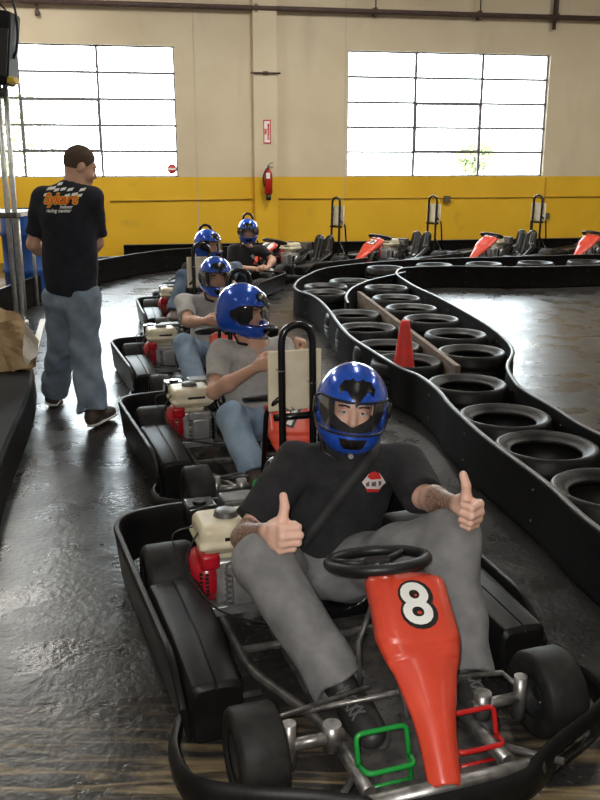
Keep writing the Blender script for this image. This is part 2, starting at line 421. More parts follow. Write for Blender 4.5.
# ================================================================== go kart (local: +y forward, +x driver's right, front axle at y=0)
SX = -.08                                # seat offset: the engine sits on the right
def make_kart():
    k = empty('go_kart')
    # frame
    f = MB()
    for s in (1, -1):
        f.tube([(s * .36, -1.42, .07), (s * .34, -.5, .06), (s * .2, -.14, .06), (s * .2, .18, .08)], .016, 10, fillet=.08)
    f.tube([(.36, -1.3, .07), (-.36, -1.3, .07)], .014).tube([(.34, -.62, .06), (-.34, -.62, .06)], .014)
    f.tube([(-.36, -.9, .07), (.36, -.9, .07)], .014)
    for s in (1, -1):
        f.tube([(s * .34, -.35, .07), (s * .6, -.35, .07)], .011).tube([(s * .34, -1.0, .07), (s * .6, -1.0, .07)], .011)
        f.tube([(s * .2, .1, .08), (s * .34, .26, .1)], .011)
    f.build('chassis_frame', m_steeld, k)
    g = MB()
    for s in (1, -1):
        g.tube([(s * .2, -.12, .07), (s * .205, .2, .09)], .02, 12)
        g.cyl((s * .2, 0, .13), (s * .36, 0, .13), .017)
        g.cyl((s * .36, -.0, .06), (s * .36, 0, .2), .02); g.cyl((s * .235, 0, .09), (s * .235, 0, .17), .026)
        g.tube([(s * .36, -.02, .16), (s * .36, -.1, .15), (s * .06, -.16, .15)], .009, 8)
    g.cyl((.3, -.12, .14), (-.3, -.12, .14), .009)
    g.build('front_axle', m_steel, k)
    MB().tube([(-.27, .255, .105), (.27, .255, .105)], .024, 14).build('bumper_bar', m_steel, k)
    MB().cyl((-.58, -1.07, .14), (.58, -1.07, .14), .018).cyl((.2, -1.07, .14), (.23, -1.07, .14), .07, 24).build('rear_axle', m_steel, k)
    t = MB().box((0, -.28, .043), (.2, .48, .004))
    for i in range(9):
        for j in range(20): t.box((-.16 + i * .04, -.72 + j * .045, .0475), (.010, .003, .0012), Matrix.Rotation(R(45 if (i + j) % 2 else -45), 3, 'Z'))
    t.build('floor_tray', m_tray, k)
    # wheels
    def wheel(x, y, rad, w):
        T = Matrix.Translation((x, y, rad)) @ Matrix.Rotation(R(90), 4, 'Y'); h = w / 2
        p = [(.066, -h * .86), (.072, -h * .97), (rad - .022, -h), (rad - .008, -h * .93), (rad - .001, -h * .78), (rad, 0), (rad - .001, h * .78), (rad - .008, h * .93), (rad - .022, h), (.072, h * .97), (.066, h * .86)]
        ty = MB().lathe(p, 48, T, closed=True).build('tyre', m_slick, k)
        q = [(.0, -h * .3), (.03, -h * .3), (.045, -h * .35), (.055, -h * .8), (.068, -h * .9), (.068, h * .9), (.055, h * .8), (.045, h * .35), (.03, h * .3), (.0, h * .3)]
        r = MB().lathe(q, 32, T)
        for a in range(5):
            c, s_ = math.cos(a * 1.2566) * .035, math.sin(a * 1.2566) * .035
            for sd in (1, -1): r.cyl(T @ V((c, s_, 0)), T @ V((c, s_, sd * h * .42)), .006, 6)
        r.cyl(T @ V((0, 0, -h * .55)), T @ V((0, 0, h * .55)), .02, 12)
        r.build('hub', m_rim, ty)
    for s in (1, -1):
        wheel(s * .455, 0, .13, .135); wheel(s * .5, -1.07, .14, .19)
    # front bumper: curved plastic moulding with openings
    path = spline([(.61, -.28, 0), (.655, -.12, 0), (.635, .05, 0), (.52, .135, 0), (.36, .205, 0), (.2, .285, 0), (0, .3, 0), (-.2, .285, 0), (-.36, .205, 0), (-.52, .135, 0), (-.635, .05, 0), (-.655, -.12, 0), (-.61, -.28, 0)], 8)
    bm = bmesh.new(); rows = []
    for i, p in enumerate(path):
        t = abs(i / (len(path) - 1) - .5) * 2
        lo, hi = (.03, .135) if t < .62 else (.03 + (t - .62) * .1, .135 - (t - .62) * .13)
        if t < .2: hi = .115
        d = (path[min(i + 1, len(path) - 1)] - path[max(i - 1, 0)]).normalized(); o = V((-d.y, d.x, 0)) * -1
        rows.append([bm.verts.new((p.x + o.x * b, p.y + o.y * b, lo + (hi - lo) * a)) for a, b in ((0, -.012), (.1, 0), (.3, .006), (.7, .006), (.9, 0), (1, -.014))])
    for i in range(len(rows) - 1):
        t = abs((i + .5) / (len(path) - 1) - .5) * 2
        for j in range(5):
            if j == 2 and .3 < t < .5: continue
            fc = bm.faces.new((rows[i][j], rows[i + 1][j], rows[i + 1][j + 1], rows[i][j + 1])); fc.smooth = True
    bmesh.ops.recalc_face_normals(bm, faces=bm.faces)
    me = bpy.data.meshes.new('front_bumper'); bm.to_mesh(me); bm.free(); me.materials.append(m_black)
    o = bpy.data.objects.new('front_bumper', me); COL.objects.link(o); o.parent = k
    so = o.modifiers.new('solid', 'SOLIDIFY'); so.thickness = .022; so.offset = 0; bevmod(o, .006)
    # side shells and rear shell
    for s in (1, -1):
        pth = spline([(s * .6, -.24, 0), (s * .612, -.5, 0), (s * .63, -.9, 0), (s * .645, -1.25, 0), (s * .645, -1.43, 0), (s * .58, -1.53, 0), (s * .4, -1.57, 0), (s * .12, -1.58, 0)], 8)
        if s < 0: pth = pth[::-1]
        mb = MB(); n = len(pth); rings = []
        for i, p in enumerate(pth):
            d = (pth[min(i + 1, n - 1)] - pth[max(i - 1, 0)]).normalized(); o2 = V((d.y, -d.x, 0)) * -1
            u = i / (n - 1) if s > 0 else 1 - i / (n - 1)
            top = .235 - .10 * max(0, .1 - u) / .1
            rings.append([p + o2 * a + V((0, 0, b)) for a, b in ((-.02, .03), (-.005, .025), (.012, top * .8), (.018, top - .006), (.014, top + .004), (-.004, top + .004), (-.01, top - .01), (-.012, top * .75), (-.03, .04))])
        mb.loft(rings); bevmod(mb.build('side_bumper', m_black, k), .003)
        # side pod
        rr = []
        for y, x0, x1, zt in ((-.215, .44, .575, .2), (-.23, .43, .59, .215), (-.5, .42, .597, .225), (-.8, .42, .608, .225), (-.88, .42, .612, .222), (-.9, .43, .6, .2)):
            c = [(x0 + .01, .03), (x1 - .01, .03), (x1, .045), (x1, zt - .022), (x1 - .012, zt - .004), (x1 - .03, zt), ((x0 + x1) / 2 + .004, zt + .003), ((x0 + x1) / 2, zt - .003), ((x0 + x1) / 2 - .004, zt + .003), (x0 + .03, zt), (x0 + .012, zt - .004), (x0, zt - .022), (x0, .045)]
            rr.append([(s * x, y, z) for x, z in c])
        pod = MB().loft(rr).build('side_pod', m_black, k); bevmod(pod, .004)
    # seat
    S = SDF(.011); c = V((SX, -.95, 0))
    S.box(c + V((0, .02, .1)), (.19, .2, .07), rr=.05, k=0); S.cap(c + V((-.1, -.17, .12)), c + V((-.09, -.28, .46)), .085, .07, k=.06, sq=(np.array((0, .95, .3)), .8))
    S.cap(c + V((.1, -.17, .12)), c + V((.09, -.28, .46)), .085, .07, k=.06, sq=(np.array((0, .95, .3)), .8))
    for s in (1, -1): S.cap(c + V((s * .17, .12, .14)), c + V((s * .18, -.16, .28)), .04, k=.06)
    S.cap(c + V((0, .4, .24)), c + V((0, 0, .2)), .13, k=.03, mode='s'); S.cap(c + V((0, 0, .2)), c + V((0, -.14, .6)), .13, k=.03, mode='s')
    S.box(c + V((0, -.24, .3)), (.13, .022, .17), (V((1, 0, 0)), V((0, .94, .34)), V((0, -.34, .94))), rr=.02, k=.04)
    S.build('seat', m_blackgloss, k)
    # steering
    st = MB().tube([(-.02, -.285, .47), (-.005, -.02, .12)], .011).cyl((-.02, -.29, .475), (-.02, -.262, .445), .035)
    st.build('steering_column', m_steel, k)
    W = Matrix.Translation((-.02, -.3, .49)) @ Matrix.Rotation(R(15), 4, 'X')
    ring = [W @ V((.15 * math.cos(a), .15 * math.sin(a), 0)) for a in [i * 2 * math.pi / 40 for i in range(40)]]
    w = MB().tube(ring, .017, 12, close=True)
    for a in (R(90), R(210), R(330)):
        w.tube([W @ V((.02 * math.cos(a), .02 * math.sin(a), -.012)), W @ V((.145 * math.cos(a), .145 * math.sin(a), 0))], .011, 8)
    w.cyl(W @ V((0, 0, -.02)), W @ V((0, 0, .004)), .04, 20)
    w.build('steering_wheel', m_trim, k)
    MB().tube([(.07, -.2, .12), (.07, -.22, .27), (.02, -.24, .37)], .009, 8).tube([(-.07, -.2, .12), (-.07, -.22, .27), (-.02, -.24, .37)], .009, 8).build('column_support', m_steeld, k)
    MB().tube([(.15, -.52, .07), (.155, -.5, .2), (.15, -.42, .28), (.15, -.36, .22), (.16, -.3, .08)], .012, 8, fillet=.05).build('knee_hoop', m_steeld, k)
    # nose panel
    np_ = nose_panel(k)
    # pedals
    for s, mat in ((1, m_green), (-1, m_pedred)):
        x0 = s * .135 - .01; p = MB(); hw = .074
        p.tube([(x0 - hw, .13, .04), (x0 - hw, .085, .185), (x0 + hw, .085, .185), (x0 + hw, .13, .04)], .0075, 8, fillet=.02)
        p.tube([(x0 - hw, .108, .11), (x0 - hw + .005, .16, .115), (x0 + hw - .005, .16, .115), (x0 + hw, .108, .11)], .0075, 8, fillet=.02)
        p.tube([(x0 - hw, .13, .045), (x0 + hw, .13, .045)], .007, 8)
        p.build('pedal', mat, k)['label'] = 'green accelerator pedal' if s > 0 else 'red brake pedal'
    # engine on the driver's right
    e = MB(); ex, ey = .3, -.95
    e.box((ex - .02, ey, .2), (.085, .09, .085), bev=.012)
    for i in range(7): e.box((ex - .03, ey + .115, .13 + i * .022), (.065, .03, .0045))
    e.box((ex - .03, ey + .15, .2), (.05, .02, .06), bev=.008)
    e.cyl((ex - .1, ey, .19), (ex - .15, ey, .19), .06, 20); e.box((ex, ey, .095), (.11, .11, .02), bev=.005)
    e.cyl((ex + .02, ey + .13, .28), (ex + .02, ey + .17, .28), .018)
    eng = e.build('engine', m_alu, k)
    T = Matrix.Translation((ex + .066, ey, .205)) @ Matrix.Rotation(R(90), 4, 'Y')
    sh = MB().lathe([(.0, .082), (.045, .082), (.06, .08), (.092, .06), (.104, .035), (.105, 0), (.09, -.005), (.0, -.005)], 40, T)
    sh.box((ex + .085, ey + .05, .29), (.035, .06, .03), bev=.012)
    shr = sh.build('fan_shroud', m_engred, eng)
    sl = MB()
    for ring, cnt in ((.028, 8), (.05, 14)):
        for i in range(cnt):
            a = i * 2 * math.pi / cnt
            sl.box(T @ V((ring * math.cos(a), ring * math.sin(a), .0822)), (.0012, .0035, .006), Matrix.Rotation(a, 3, 'X'))
    for i in range(6):
        for j in range(2): sl.box((ex + .1 + j * .02, ey + .106 - j * .012, .17 + i * .015), (.006, .004, .004))
    sl.build('grille_slots', m_blackdecal, eng)
    S = SDF(.007); S.box((ex + .0, ey, .365), (.115, .1, .055), rr=.03, k=0); S.box((ex, ey, .345), (.123, .108, .012), rr=.01, k=.008)
    S.box((ex, ey + .01, .30), (.07, .06, .02), rr=.01, k=.01)
    tank = S.build('fuel_tank', m_cream, k)
    MB().lathe([(0, .02), (.036, .02), (.042, .016), (.044, .002), (.047, 0), (.047, -.006)], 28, Matrix.Translation((ex + .0, ey - .01, .42))).build('fuel_cap', m_steeld, tank)
    flat(MB().box((ex - .02, ey + .1, .365), (.05, .001, .012)).build('warning_label', m_blackdecal, tank))
    a = MB().box((ex + .06, ey - .19, .36), (.06, .055, .05), bev=.012).cyl((ex + .06, ey - .19, .405), (ex + .06, ey - .19, .418), .028, 20); a.build('air_cleaner', m_blackgloss, k)
    mf = MB().box((ex - .1, ey - .2, .36), (.075, .055, .055), bev=.01)
    mf.tube([(ex - .07, ey + .05, .25), (ex - .1, ey - .1, .3), (ex - .1, ey - .17, .33)], .016)
    muf = mf.build('muffler', m_steeld, k)
    lv = MB()
    lv.box((ex - .1, ey - .144, .386), (.062, .0015, .003))
    for i in range(8): lv.box((ex - .155 + i * .016, ey - .1435, .355), (.003, .0015, .03))
    lv.build('louvres', m_alu, muf)
    MB().tube(spline([(ex + .1, ey + .03, .4), (ex + .17, ey + .1, .3), (ex + .1, ey + .28, .2), (ex - .1, ey + .42, .17), (ex - .2, ey + .5, .1)], 8), .0035, 6).tube(spline([(ex + .12, ey - .03, .38), (ex + .2, ey - .02, .35), (ex + .15, ey + .1, .22)], 8), .003, 6).build('throttle_cable', m_trim, k)
    MB().box((.19, -1.03, .17), (.016, .16, .075), bev=.012).build('chain_guard', m_black, k)
    # roll hoop
    hx = SX - .045
    h = MB().tube([(hx - .068, -1.33, .08), (hx - .068, -1.4, .3), (hx - .068, -1.42, .96), (hx - .055, -1.42, 1.005), (hx, -1.42, 1.03), (hx + .055, -1.42, 1.005), (hx + .068, -1.42, .96), (hx + .068, -1.4, .3), (hx + .068, -1.33, .08)], .0155, 12, fillet=.05)
    for s in (1, -1):
        h.tube([(hx + s * .068, -1.42, .72), (hx + s * .12, -1.47, .66), (hx + s * .14, -1.52, .1)], .011, 8, fillet=.04)
        h.tube([(hx + s * .068, -1.41, .42), (hx + s * .3, -1.38, .1)], .01, 8)
    h.tube([(hx - .1, -1.42, .632), (hx + .1, -1.42, .632)], .016, 8)
    hp = h.build('roll_hoop', m_blackgloss, k)
    pl = MB().box((hx, -1.452, .782), (.118, .009, .13), bev=.006).build('back_board', m_board, hp)
    for x, z in ((-.07, .775), (.03, .665), (.07, .835)): MB().tube([(hx + x - .014, -1.444, z), (hx + x - .012, -1.402, z), (hx + x + .012, -1.402, z), (hx + x + .014, -1.444, z)], .003, 6).build('clip', m_steel, hp)
    return k

def nose_frame(v):
    """point and axes of the nose panel at v (0 top, 1 bottom)"""
    a, b = V((-.068, -.215, .475)), V((.02, .27, .125))
    p = a.lerp(b, v); t = (b - a).normalized(); n = V((1, 0, 0)).cross(t).normalized(); n = n if n.z > 0 else -n
    p += n * (.018 * math.sin(math.pi * v) - .03 * max(0, v - .45) ** 1.5)
    return p, t.cross(n).normalized(), t, n
NW = [(0, .085), (.012, .112), (.04, .124), (.2, .123), (.34, .126), (.39, .119), (.46, .106), (.52, .09), (.6, .078), (.7, .062), (.8, .052), (.92, .047), (.985, .045), (1, .038)]
def nose_w(v):
    for (a, x), (b, y) in zip(NW, NW[1:]):
        if v <= b: return x + (y - x) * (v - a) / (b - a)
    return NW[-1][1]
def nose_panel(k):
    bm = bmesh.new(); rows = []; NU, NV = 24, 112
    for i in range(NV + 1):
        v = i / NV; p, u, t, n = nose_frame(v); w = nose_w(v); row = []
        for j in range(NU + 1):
            s = -1 + 2 * j / NU
            e = 1 - abs(s) ** (6 if v < .45 else 2.6); h = .034 * e * min(1, .25 + v * 20) - .004
            lip = .40 - .035 * s * s; st = max(0, min(1, (lip - v) / .010)); h += .0075 * st * min(1, (1 - abs(s)) * 8) * min(1, max(0, (v - .02)) * 25)
            row.append(bm.verts.new(p + u * s * w + n * h + t * (.004 if i else 0)))
        rows.append(row)
    for i in range(NV):
        for j in range(NU):
            f = bm.faces.new((rows[i][j], rows[i][j + 1], rows[i + 1][j + 1], rows[i + 1][j])); f.smooth = True
    bmesh.ops.recalc_face_normals(bm, faces=bm.faces)
    me = bpy.data.meshes.new('nose_panel'); bm.to_mesh(me); bm.free(); me.materials.append(m_red)
    o = bpy.data.objects.new('nose_panel', me); COL.objects.link(o); o.parent = k
    so = o.modifiers.new('solid', 'SOLIDIFY'); so.thickness = .006; so.offset = 0
    for sg_ in (1, -1):
        p, u, t, n = nose_frame(.1); MB().cyl(p + u * sg_ * .108 - n * .004, p + u * sg_ * .108 - n * .04, .007, 8).build('bolt', m_steel, o)
    return o
def number(kart, txt, panel=False):
    nose = [c for c in kart.children if c.name.startswith('nose_panel')][0]
    bv = bvh_of([nose]); p, u, t, n = nose_frame(.215); size = .185 if len(txt) == 1 else .135
    rx = -u; up = -t                       # read from the front
    if panel:
        pl = [(-.1, -.085), (.1, -.085), (.105, .09), (-.105, .09)]
        lay('number_panel', [pl], p, rx, up, bv, m_white, nose, off=.004)
        lay('number', [text_mesh(txt, size, .012)], p, rx, up, bv, m_blackdecal, nose, off=.006); return
    lay('number_outline', [text_mesh(txt, size, .03 * size / .155 * .42)], p - t * 0 + rx * .004 - up * .002, rx, up, bv, m_blackdecal, nose, off=.0045)
    lay('number', [text_mesh(txt, size, .0035 * size / .155)], p, rx, up, bv, m_white, nose, off=.0065)

# ================================================================== people
def nrm(v): return V(v).normalized()
def hand(S, wr, ef, et, en, pose, s=1.0):
    ef = nrm(ef); et = V(et); et = nrm(et - ef * et.dot(ef)); en = V(en); en = nrm(en - ef * en.dot(ef) - et * en.dot(et)); wr = V(wr)
    kn = [wr + (ef * a + et * b) * s for a, b in ((.088, .032), (.092, .011), (.088, -.010), (.08, -.029))]
    for q in kn: S.cap(wr + ef * .012 * s, q, .019 * s, .0125 * s, k=.012)
    S.cap(wr + ef * .05 * s + et * .02 * s, wr + ef * .05 * s - et * .018 * s, .0165 * s, k=.02)
    L = ((.044, .027, .02), (.047, .03, .021), (.044, .028, .021), (.035, .021, .018))
    cur = {'fist': ((72, 100, 60),) * 4, 'grip': ((48, 62, 40),) * 4, 'soft': ((22, 30, 18), (28, 36, 22), (34, 40, 26), (38, 44, 30))}[pose]
    if len(cur) < 4: cur = cur * 4
    for i in range(4):
        p = kn[i]; a = 0.0; r0 = (.0112, .0114, .0110, .0098)[i] * s
        for j in range(3):
            a += R(cur[i][j]); d = ef * math.cos(a) + en * math.sin(a); q = p + d * L[i][j] * s
            S.cap(p, q, r0, r0 * .93, k=.0035 if j else .007); p = q; r0 *= .93
    b = wr + ef * .022 * s + et * .022 * s + en * .012 * s
    if pose == 'fist':
        m = b + (ef * .034 + et * .022 + en * .008) * s; t1 = m + (et * .034 + ef * .002 + en * .006) * s; t2 = t1 + (et * .027 - ef * .012 + en * .003) * s
    elif pose == 'grip':
        m = b + (ef * .026 + et * .014 + en * .018) * s; t1 = m + (ef * .018 + en * .028) * s; t2 = t1 + (en * .022 - et * .014 + ef * .01) * s
    else:
        m = b + (ef * .03 + et * .02 + en * .006) * s; t1 = m + (ef * .03 + et * .012 + en * .006) * s; t2 = t1 + (ef * .026 + et * .002 + en * .006) * s
    S.cap(b, m, .0165 * s, .0145 * s, k=.015); S.cap(m, t1, .015 * s, .0128 * s, k=.008); S.cap(t1, t2, .0132 * s, .0112 * s, k=.005)

def person(name, label, P, o, group=None):
    O = V(o['origin']); g = lambda k: P[k] - O
    vb, vc = o.get('vb', .009), o.get('vc', .01)
    hf = nrm(P['hf']); hu = V(P.get('hu', (0, 0, 1))); hu = nrm(hu - hf * hu.dot(hf)); hx = hf.cross(hu); A = (hx, hf, hu)
    H = g('head'); q = lambda x, y, z: H + hx * x + hf * y + hu * z
    pel, che, nk = g('pelvis'), g('chest'), g('neck')
    right = nrm(P['shR'] - P['shL']); up = nrm(nk - pel); cf = nrm(up.cross(right)); cfa = np.array(cf)
    # ---- body
    S = SDF(vb)
    S.ell(q(0, -.012, .025), (.076, .096, .095), A, k=0); S.ell(q(0, .028, -.045), (.062, .074, .082), A, k=.03)
    S.cap(q(0, .092, .012), q(0, .11, -.028), .009, .0135, k=.018); S.cap(q(-.03, .08, .03), q(.03, .08, .03), .014, k=.015)
    S.ell(q(0, .078, -.1), (.03, .028, .024), A, k=.03); S.cap(q(-.02, .096, -.064), q(.02, .096, -.064), .008, k=.008)
    S.cap(q(-.016, .095, -.076), q(.016, .095, -.076), .008, k=.006)
    for s in (-1, 1):
        S.ell(q(s * .034, .096, .006), (.019, .014, .013), A, k=.008, mode='s')
        S.ell(q(s * .08, -.012, -.012), (.012, .024, .034), A, k=.008); S.ell(q(s * .04, .06, -.035), (.024, .024, .022), A, k=.03)
    S.cap(nk - up * .04, q(0, -.025, -.05), .058, .052, k=.03)
    S.cap(pel, che, .125, .14, k=.03, sq=(cfa, .66)); S.cap(g('shL'), g('shR'), .052, k=.05); S.cap(che, nk, .1, .05, k=.06)
    for s in 'LR':
        sh, el, wr = g('sh' + s), g('el' + s), g('wr' + s); hd = P['hand' + s]
        S.cap(sh, el, .05, .041, k=.03); S.cap(el, el.lerp(wr, .35), .041, .043, k=.02); S.cap(el.lerp(wr, .35), wr, .043, .027, k=.03)
        hand(S, wr, hd[0], hd[1], hd[2], hd[3], o.get('hs', 1.0))
        hip, kn, an = g('hip' + s), g('kn' + s), g('an' + s)
        S.cap(hip, kn, .075, .05, k=.03); S.cap(kn, an, .05, .035, k=.02)
    body = S.build(name, o['skin'], None, 1); body.location = O
    tag(body, label, 'person', group)
    if o.get('hairy'):
        at_ = body.data.attributes.new('hair', 'FLOAT', 'POINT'); co = np.zeros(len(body.data.vertices) * 3, np.float32); body.data.vertices.foreach_get('co', co); co = co.reshape(-1, 3)
        val = np.zeros(len(co), np.float32)
        for s in 'LR':
            el, wr = np.array(g('el' + s)), np.array(g('wr' + s)); d = wr - el; l2 = d @ d; t = ((co - el) @ d) / l2
            dist = np.linalg.norm(co - el - np.clip(t, 0, 1)[:, None] * d, axis=1)
            a = np.clip((t - o['hairy'][s == 'L']) / .14, 0, 1) * np.clip((1.12 - t) / .14, 0, 1) * (dist < .07)
            val = np.maximum(val, a)
        at_.data.foreach_set('value', val)
    # ---- shirt
    bl = o.get('bulk', 1.0)
    S = SDF(vc); S.noise = folds(o.get('fa', .007), o.get('fs', 24), o.get('seed', 0.0))
    hem = o.get('hem', -.02)
    cl = [(pel + up * hem, -up)] if not o.get('hemlow') else None
    S.cap(pel + up * (hem if hem < 0 else 0), che, .165 * bl, .172 * bl, k=.03, sq=(cfa, .72), clip=cl)
    S.cap(g('shL'), g('shR'), .07, k=.07); S.cap(che, nk - up * .02, .13, .07, k=.06)
    if o.get('belly'): S.ell(pel.lerp(che, .35) + cf * .05, (.14, .1, .14), (right, cf, up), k=.05, clip=cl)
    for s in 'LR':
        sh, el = g('sh' + s), g('el' + s); fr = o.get('sleeve', .72); fr = fr if isinstance(fr, float) else fr[s == 'L']; d = nrm(el - sh); sr = o.get('sleever', (.075, .066))
        S.cap(sh, sh.lerp(el, fr + .15), sr[0], sr[1], k=.035, clip=[(sh.lerp(el, fr), d)])
        S.cap(sh.lerp(el, fr - .12), sh.lerp(el, fr + .1), .046, .048, k=.0, clip=[(sh.lerp(el, fr - .04), -d)], mode='s')
    S.cap(nk + up * .035 + cf * .012, nk.lerp(H, .8), .073, k=.015, mode='s')
    shirt = S.build('shirt', o['shirt'], body, 2)
    # ---- trousers
    S = SDF(vc); S.noise = folds(.008, 27, o.get('seed', 0.0) + 2)
    hipm = (g('hipL') + g('hipR')) / 2
    S.cap(g('hipL'), g('hipR'), .105, k=.05); S.cap(pel, pel.lerp(hipm, .8) , .13, .11, k=.05, sq=(cfa, .8))
    if o.get('waist'): S.cap(pel, pel + up * o['waist'], .135, .135, k=.05, sq=(cfa, .75), clip=[(pel + up * o['waist'], up)])
    lw = o.get('leg', (.098, .082, .078, .082))
    for s in 'LR':
        hip, kn, an = g('hip' + s), g('kn' + s), g('an' + s); d = nrm(an - kn)
        S.cap(hip, kn, lw[0], lw[1], k=.04); S.cap(kn, an + d * .06, lw[2], lw[3], k=.03, clip=[(an + d * .015, d)])
        S.cap(an - d * .015, an + d * .06, lw[3] - .026, k=.0, mode='s', clip=[(an - d * .01, -d)])
    tr = S.build('trousers', o['trousers'], body, 2)
    # ---- shoes
    for s in 'LR':
        an, toe = g('an' + s), P['toe' + s]; kn = g('kn' + s); f = nrm(toe); u = nrm(kn - an); u = nrm(u - f * u.dot(f)); sd = f.cross(u)
        hl = an - u * .062 - f * .03; ua = np.array(u)
        S = SDF(.007); S.cap(hl, hl + f * .17, .046, .05, k=0, sq=(ua, .95)); S.cap(hl + f * .11, hl + f * .21 - u * .006, .053, .047, k=.02, sq=(ua, .8))
        S.cap(hl + u * .02, an + u * .0, .048, .046, k=.03); S.cap(an, hl + f * .13 + u * .012, .043, .04, k=.03)
        S.cut(hl - u * .03, -u)
        shoe = S.build('shoe', o['shoe'], body, 1)
        S = SDF(.007); S.cap(hl - u * .033, hl + f * .21 - u * .033, .05, .055, k=0, sq=(ua, .3)); S.build('sole', o['sole'], shoe, 1)
        if o.get('laces'):
            L = MB(); sb = bvh_of([shoe])
            def on(pt):
                h = sb.ray_cast(pt + u * .12, -u, .3); return (h[0] if h[0] is not None else pt) + u * .003
            for i in range(5):
                c = hl + f * (.085 + .019 * i); c2 = c + f * .016
                for k_ in (1, -1): L.tube([on(c.lerp(c2, j / 6) + sd * k_ * .024 * (j / 3 - 1)) for j in range(7)], .0036, 6)
            L.build('shoe_lace', m_lace, shoe)
    if o.get('helmet'): helmet(body, H, A, o.get('vh', .008), o.get('near'))
    if o.get('eyes'):
        for s in (-1, 1):
            e = q(s * .033, .0785, .004); look = nrm(V((0, 0, CAMH)) - (e + O)) if o['eyes'] == 'cam' else hf
            eb = MB(); bmesh.ops.create_uvsphere(eb.bm, u_segments=20, v_segments=14, radius=.0128, matrix=Matrix.Translation(e))
            for fc in eb.bm.faces: fc.smooth = True
            eo = eb.build('eye', m_eye, body); T = Matrix.Translation(e) @ V((0, 0, 1)).rotation_difference(look).to_matrix().to_4x4()
            MB().lathe([(0, .0133), (.0062, .0122), (.0066, .0112)], 20, T).build('iris', m_iris, eo)
            MB().lathe([(0, .0139), (.0028, .0135), (.003, .0125)], 16, T).build('pupil', m_pupil, eo)
            for dz, nm in ((.0095, 'eyelid'),):
                MB().tube([q(s * .033 - .017, .083, .006), q(s * .033 - .007, .0915, .0135), q(s * .033 + .007, .0915, .0135), q(s * .033 + .017, .083, .006)], .0042, 8).build(nm, o['skin'], eo)
            MB().tube([q(s * .016, .0965, .0265), q(s * .034, .0955, .0315), q(s * .054, .082, .027)], .0038, 8, fillet=.01).build('eyebrow', m_hairb, body)
    if o.get('mask'):
        S = SDF(.006)
        for sd in (1, -1):
            S.ell(q(0, .028, -.047), (.068, .083, .088), A, k=0, clip=[(q(0, .1, -.052), nrm(hu * .85 - hx * sd * .5))])
            S.cap(q(-.05, .06, -.03), q(.05, .06, -.03), .034, k=.01, clip=[(q(0, .1, -.05), nrm(hu * .85 - hx * sd * .5))])
        S.cap(q(-.03, .09, -.066), q(.03, .09, -.066), .026, k=.02); S.ell(q(0, .08, -.1), (.036, .034, .03), A, k=.03)
        S.build('face_mask', m_pad, body, 1)
    if o.get('hairdo'):
        S = SDF(.007); S.ell(q(0, -.014, .028), (.081, .101, .099), A, k=0, clip=[(q(0, .06, .055), nrm(hf * .75 - hu * .55)), (q(0, -.05, -.082), nrm(-hu - hf * .3))])
        S.ell(q(0, .095, -.03), (.075, .1, .085), A, k=.01, mode='s')
        for s in (-1, 1): S.ell(q(s * .085, .004, -.02), (.02, .034, .04), A, k=.004, mode='s')
        S.build('hair', m_hairb, body, 1)
    return body, shirt, tr, (cf, right, up)

